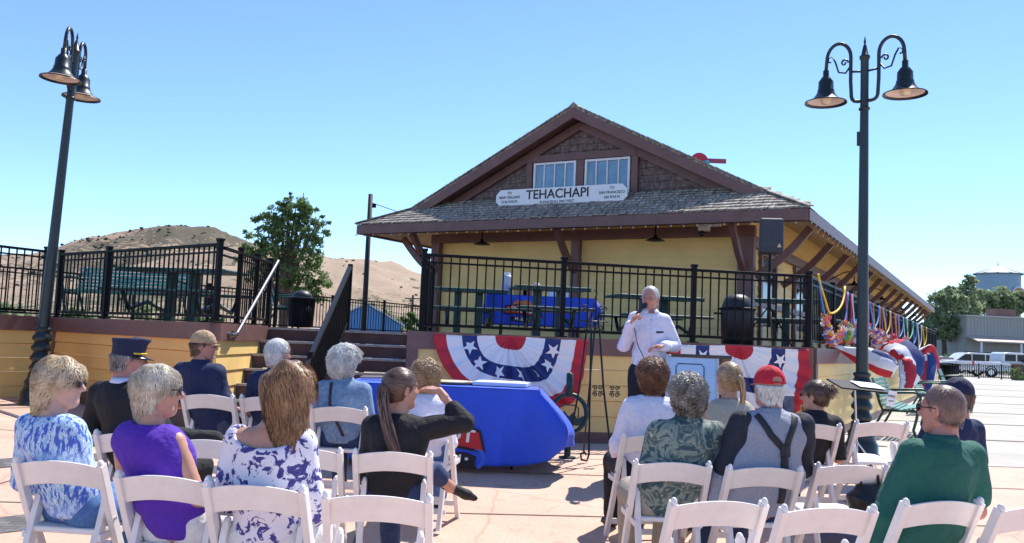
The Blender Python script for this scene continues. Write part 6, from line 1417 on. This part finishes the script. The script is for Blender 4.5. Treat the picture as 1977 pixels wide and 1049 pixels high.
for i, bl_ in enumerate(R_blobs):
    Y = (88, 96, 104)[i]; u0 = sum(b[0] for b in bl_) / len(bl_); k = Y / F
    tree(labs[i], (px(u0, Y), Y, .2), [((u - u0) * k, zz_(u, v, Y), r_ * k) for u, v, r_ in bl_], leafB, .19, 13000, .3, 40 + i, 'trees beyond the road')
tree('low green hedge bush at the end of the side wall by the parked cars', (px(1822, 70), 70, .2), [(0, .9, 1.0), (-1.2, .8, .9), (1.2, .8, .8)], leafA, .10, 1500, .05, 50, limbs=False, name='shrub')
tree('clipped green hedge at the right edge behind the low fence', (px(1972, 54), 54, .26), [(0, .45, .5), (-.5, .4, .45), (.5, .45, .5), (1.1, .45, .5)], leafA, .06, 1800, .04, 51, limbs=False, name='shrub')
# utility pole and wires
UY = 26.0; ux = wx(703, UY, 4); ut = at(710, 375, UY).z
t = thing('utility_pole', 'tall dark utility pole with wires standing left of the depot', 'pole', (wx(703, UY, 2), UY, -.4))
MB().tube([(0, 0, 0), (.0, 0, ut + .4)], [.09, .07], 10).build('pole', mat('dark_pole', (.02, .018, .016), .7), t, smooth=True)
for dz, dz2 in ((-.25, -2.0), (-.7, -1.3)): MB().tube([(0, 0, ut + .4 + dz), (3.0, 1.0, ut + .4 + dz + dz2 * .4), (6.0, 2.2, ut + .4 + dz + dz2 * .75), (11, 4, ut + .3 + dz + dz2)], .012, 5).build('wire', blackm, t)
MB().box((.12, 0, ut + .05), (.12, .05, .12)).build('bracket', blackm, t)
t = thing('utility_pole', 'small distant utility pole with crossarms against the hillside', 'pole', (wx(795, 130, 4), 130, -.4))
MB().tube([(0, 0, 0), (0, 0, zz_(795, 570, 130) + .4)], .16, 8).build('pole', bark, t); 
for dz in (0, -1.2): MB().box((0, 0, zz_(795, 574, 130) + .2 + dz), (2.4, .15, .16)).build('crossarm', bark, t)
# blue barn
t = thing('blue_barn', 'bright blue gabled barn beyond the back railing of the deck', 'building', (px(705, 62), 62, -.45), R_(12)); kb = 62 / F
bb = mat('blue_barn_paint', (.06, .22, .52), .6, noise=(1, .08)); W2 = 105 * kb / 2 + .6; e_ = zz_(760, 628, 62) + .45; a_z = zz_(718, 588, 62) + .45
MB().prism([(-W2, 0, 0), (W2, 0, 0), (W2, 0, e_), (0, 0, a_z), (-W2, 0, e_)], (0, 9, 0)).build('wall', bb, t)
for s in (-1, 1): MB().prism([(0, -.25, a_z + .02), (s * (W2 + .25), -.25, e_ - .08), (s * (W2 + .25), -.25, e_ + .06), (0, -.25, a_z + .17)], (0, 9.5, 0)).build('roof', mat('pale_metal_roof', (.55, .58, .62), .5), t)
MB().box((0, -.04, .9), (1.2, .06, 1.8)).build('door', whitep, t); MB().box((-1.2, -.04, 1.4), (.6, .05, .5)).build('window', darkglass, t)
for u, w_, lab, c in ((622, 60, 'low pale shed left of the blue barn', (.6, .62, .66)), (820, 50, 'low white shed right of the blue barn behind the deck railing', (.7, .7, .7))):
    t = thing('low_shed', lab, 'building', (px(u, 75), 75, -.45)); MB().box((0, 2, .8), (w_ * .045, 4, 1.6)).build('wall', mat('shed_%d' % u, c, .6), t); MB().prism([(-w_ * .0235, -.1, 1.6), (w_ * .0235, -.1, 1.6), (w_ * .0235, 2, 2.2), (-w_ * .0235, 2, 2.2)], (0, 0, .08)).build('roof', mat('shed_roof', (.3, .32, .36), .6), t)

# vehicles
def car(name, label, cat, loc, rz, col, prof, cabin, wheels, Wd, glass_pan, group=None):
    t = thing(name, label, cat, loc, rz, group); m = mat('car_' + col[0], col[1], .25, .0, coat=.6)
    MB().prism([(x, -Wd / 2, z) for x, z in prof], (0, Wd, 0)).build('body', m, t, bevel=.06)
    P = [(x, -Wd / 2 + .13, z) for x, z in cabin]; MB().prism(P, (0, Wd - .26, 0)).build('cabin', m, t, bevel=.07)
    for x0, x1, z0, z1, sl in glass_pan:
        MB().prism([(x0, -Wd / 2 + .118, z0), (x1, -Wd / 2 + .118, z0), (x1 - sl[1], -Wd / 2 + .118, z1), (x0 + sl[0], -Wd / 2 + .118, z1)], (0, .012, 0)).build('window', darkglass, t)
    for x in wheels:
        for s in (-1, 1):
            w_ = MB().lathe([(0, -.11), (.30, -.11), (.345, -.08), (.345, .08), (.30, .11), (0, .11)], n=24).build('wheel', rubber, t, smooth=False, loc=(x, s * (Wd / 2 - .11), .345)); w_.rotation_euler = (R_(90), 0, 0)
            MB().lathe([(0, -.118), (.20, -.118), (.20, .118), (0, .118)], n=16).build('rim', chrome, w_)
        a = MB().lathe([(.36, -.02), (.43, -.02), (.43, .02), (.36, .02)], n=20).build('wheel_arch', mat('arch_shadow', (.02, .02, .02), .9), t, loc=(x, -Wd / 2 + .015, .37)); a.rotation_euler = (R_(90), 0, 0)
    return t
wht = ('white_paint', (.62, .64, .67))
tx2 = wx(1868, 62, 1)
tk = car('pickup_truck', 'white crew cab pickup truck parked behind the low black fence', 'pickup truck', (tx2, 62, .245), R_(2), wht, [(0, .55), (0, 1.08), (2.0, 1.10), (2.05, 1.12), (4.35, 1.12), (4.6, 1.08), (5.45, 1.02), (5.55, .85), (5.6, .5), (5.5, .4), (.1, .42)], [(2.05, 1.0), (2.10, 1.70), (2.35, 1.80), (3.5, 1.80), (3.85, 1.72), (4.5, 1.08)], (1.15, 4.65), 1.9,
    [(2.22, 3.02, 1.18, 1.66, (.02, 0)), (3.12, 4.28, 1.18, 1.66, (0, .42))])
MB().box((1.0, 0, 1.10), (1.85, 1.6, .02)).build('bed', mat('bed_liner', (.03, .03, .03), .8), tk); MB().box((-.02, -.75, .95), (.05, .14, .3)).build('tail_light', red, tk); MB().box((5.5, -.7, .85), (.12, .35, .16)).build('headlight', glassm, tk); MB().box((-.06, 0, .55), (.14, 1.7, .16)).build('bumper', chrome, tk); MB().box((3.6, -.98, 1.2), (.2, .14, .16)).build('mirror', blackplastic, tk)
sv = car('parked_suv', 'white sport utility vehicle parked just left of the white pickup', 'suv', (wx(1806, 66, 1), 66, .245), R_(3), ('silver_white_paint', (.58, .60, .64)), [(0, .5), (0, .85), (.12, 1.0), (1.1, 1.08), (3.9, 1.12), (4.75, 1.05), (4.85, .8), (4.85, .5), (4.7, .38), (.15, .38)], [(1.0, 1.0), (1.85, 1.62), (2.3, 1.72), (4.2, 1.70), (4.6, 1.5), (4.75, 1.0)], (.95, 3.9), 1.85,
    [(1.25, 2.35, 1.12, 1.58, (.62, 0)), (2.43, 3.4, 1.12, 1.60, (0, 0)), (3.48, 4.5, 1.12, 1.58, (0, .25))])
MB().box((0, -.6, .8), (.1, .4, .14)).build('headlight', glassm, sv); MB().box((4.84, -.7, .95), (.06, .2, .25)).build('tail_light', red, sv); MB().box((3.0, -.6, 1.76), (2.2, .05, .04)).build('roof_rack', blackm, sv)
car('parked_car', 'pale car mostly hidden behind the end of the depot side wall', 'car', (wx(1788, 74, 1), 74, .245), R_(3), ('pale_car_paint', (.6, .62, .66)), [(0, .45), (0, .8), (1.1, .95), (3.6, .98), (4.3, .9), (4.4, .5), (4.3, .36), (.1, .36)], [(.9, .9), (1.6, 1.4), (3.0, 1.42), (3.9, .92)], (.8, 3.5), 1.75, [(1.2, 2.2, 1.0, 1.34, (.4, 0)), (2.28, 3.5, 1.0, 1.34, (0, .35))])
railing('low_fence', 'low black metal fence along the far edge of the concrete before the parked cars', (wx(1846, 55, .8), 55), (wx(1962, 55, .8) + .5, 55), 1.15, .262, [i / 3 for i in range(4)], sp=.14, pk=.03)
railing('low_fence', 'low black metal fence at the far right edge past the hedge pillar', (wx(1968, 55.5, .8), 55.5), (wx(2040, 55.5, .8), 55.5), 1.15, .262, [0, 1], sp=.14, pk=.03)
t = thing('brick_pillar', 'short brown pillar at the right end of the low black fence', 'pillar', (wx(1964, 55, .8), 55, .26)); MB().box((0, 0, .5), (.5, .5, 1.0)).build('shaft', mat('pillar_brick', (.16, .10, .08), .9, noise=(12, .4)), t); MB().box((0, 0, 1.04), (.62, .62, .08)).build('capstone', conc, t)
# tan building with awning
bY = 86; bx1 = wx(1866, bY, 3); t = thing('tan_building', 'long flat roofed tan building with a sloping awning behind the pickup', 'building', (bx1, bY, .24), R_(3)); zt = zz_(1900, 612, bY) - .24; za = zz_(1900, 655, bY) - .24
tanm = noisemat('tan_corrugated', 3, [(.3, (.34, .33, .29)), (.7, (.45, .43, .38))], .8, vec=(6, 1, .2)); 
MB().box((12, 4, zt / 2), (24, 8, zt)).build('wall', tanm, t); rb = MB()
for i in range(70): rb.box((.17 + i * .34, -.02, (za + zt) / 2 + .3), (.09, .05, zt - za - .5))
rb.build('ribs', tanm, t); MB().box((12, 3.95, zt + .06), (24.3, 8.3, .14)).build('parapet', mat('parapet', (.5, .48, .43), .7), t)
MB().prism([(-.2, -2.2, za - .35), (24, -2.2, za - .35), (24, 0, za + .25), (-.2, 0, za + .25)], (0, 0, .12)).build('awning', mat('awning_tan', (.55, .42, .34), .7, noise=(2, .15)), t)
for i in range(5): MB().box((.3 + i * 4, -2.0, (za - .3) / 2), (.16, .16, za - .3)).build('post', whitep, t)
for x in (3, 9): MB().box((x, -.03, 1.2), (1.8, .06, 1.4)).build('window', darkglass, t)
MB().box((6.3, -.03, 1.05), (1.1, .06, 2.1)).build('door', brown, t); MB().box((4.8, 2, zt + .5), (2.2, 1.6, .9)).build('roof_unit', brown, t)
# water tower
wY = 118; kx = wY / F; t = thing('water_tower', 'pale blue water tower with a ribbed conical roof and round emblem', 'water tower', (wx(1927, wY, 10), wY, .2)); zr = zz_(1927, 530, wY) - .2; zb = zz_(1927, 600, wY) - .2; zap = zz_(1927, 514, wY) - .2; Rr = 41 * kx
wb = noisemat('tank_blue', .6, [(.3, (.26, .38, .45)), (.7, (.34, .46, .52))], .6)
MB().lathe([(0, zb), (Rr * .95, zb), (Rr * .95, zr), (0, zr)], n=32).build('tank', wb, t); MB().lathe([(Rr * 1.06, zr - .1), (Rr * 1.08, zr + .02), (.1, zap), (0, zap + .02)], n=12).build('roof', mat('tank_roof', (.22, .27, .33), .6), t)
rb = MB()
for i in range(12):
    a = i * math.pi / 6; rb.bar((Rr * 1.08 * math.cos(a), Rr * 1.08 * math.sin(a), zr + .06), (.1, 0, zap + .04), .22, .08)
rb.build('roof_ribs', whitep, t); MB().lathe([(0, zap), (.12, zap), (.05, zap + .6), (0, zap + .7)], n=8).build('finial', whitep, t)
for k_, rr_, mm in ((0, 1.35, mat('emblem_white', (.75, .75, .72), .6)), (.03, 1.15, mat('emblem_orange', (.6, .22, .10), .6)), (.06, .85, mat('emblem_dark', (.08, .12, .10), .6))):
    o = MB().lathe([(0, 0), (rr_, 0), (rr_, .06), (0, .06)], n=28).build('emblem', mm, t, loc=(Rr * .45, -Rr * .95 - .03 - k_ + .2, zr - 3.1)); o.rotation_euler = (R_(90), 0, R_(24))
for sx_ in (-1, 1):
    for sy_ in (-1, 1): MB().bar((sx_ * Rr * .7, sy_ * Rr * .7, 0), (sx_ * Rr * .62, sy_ * Rr * .62, zb), .35, .35).build('leg', wb, t)
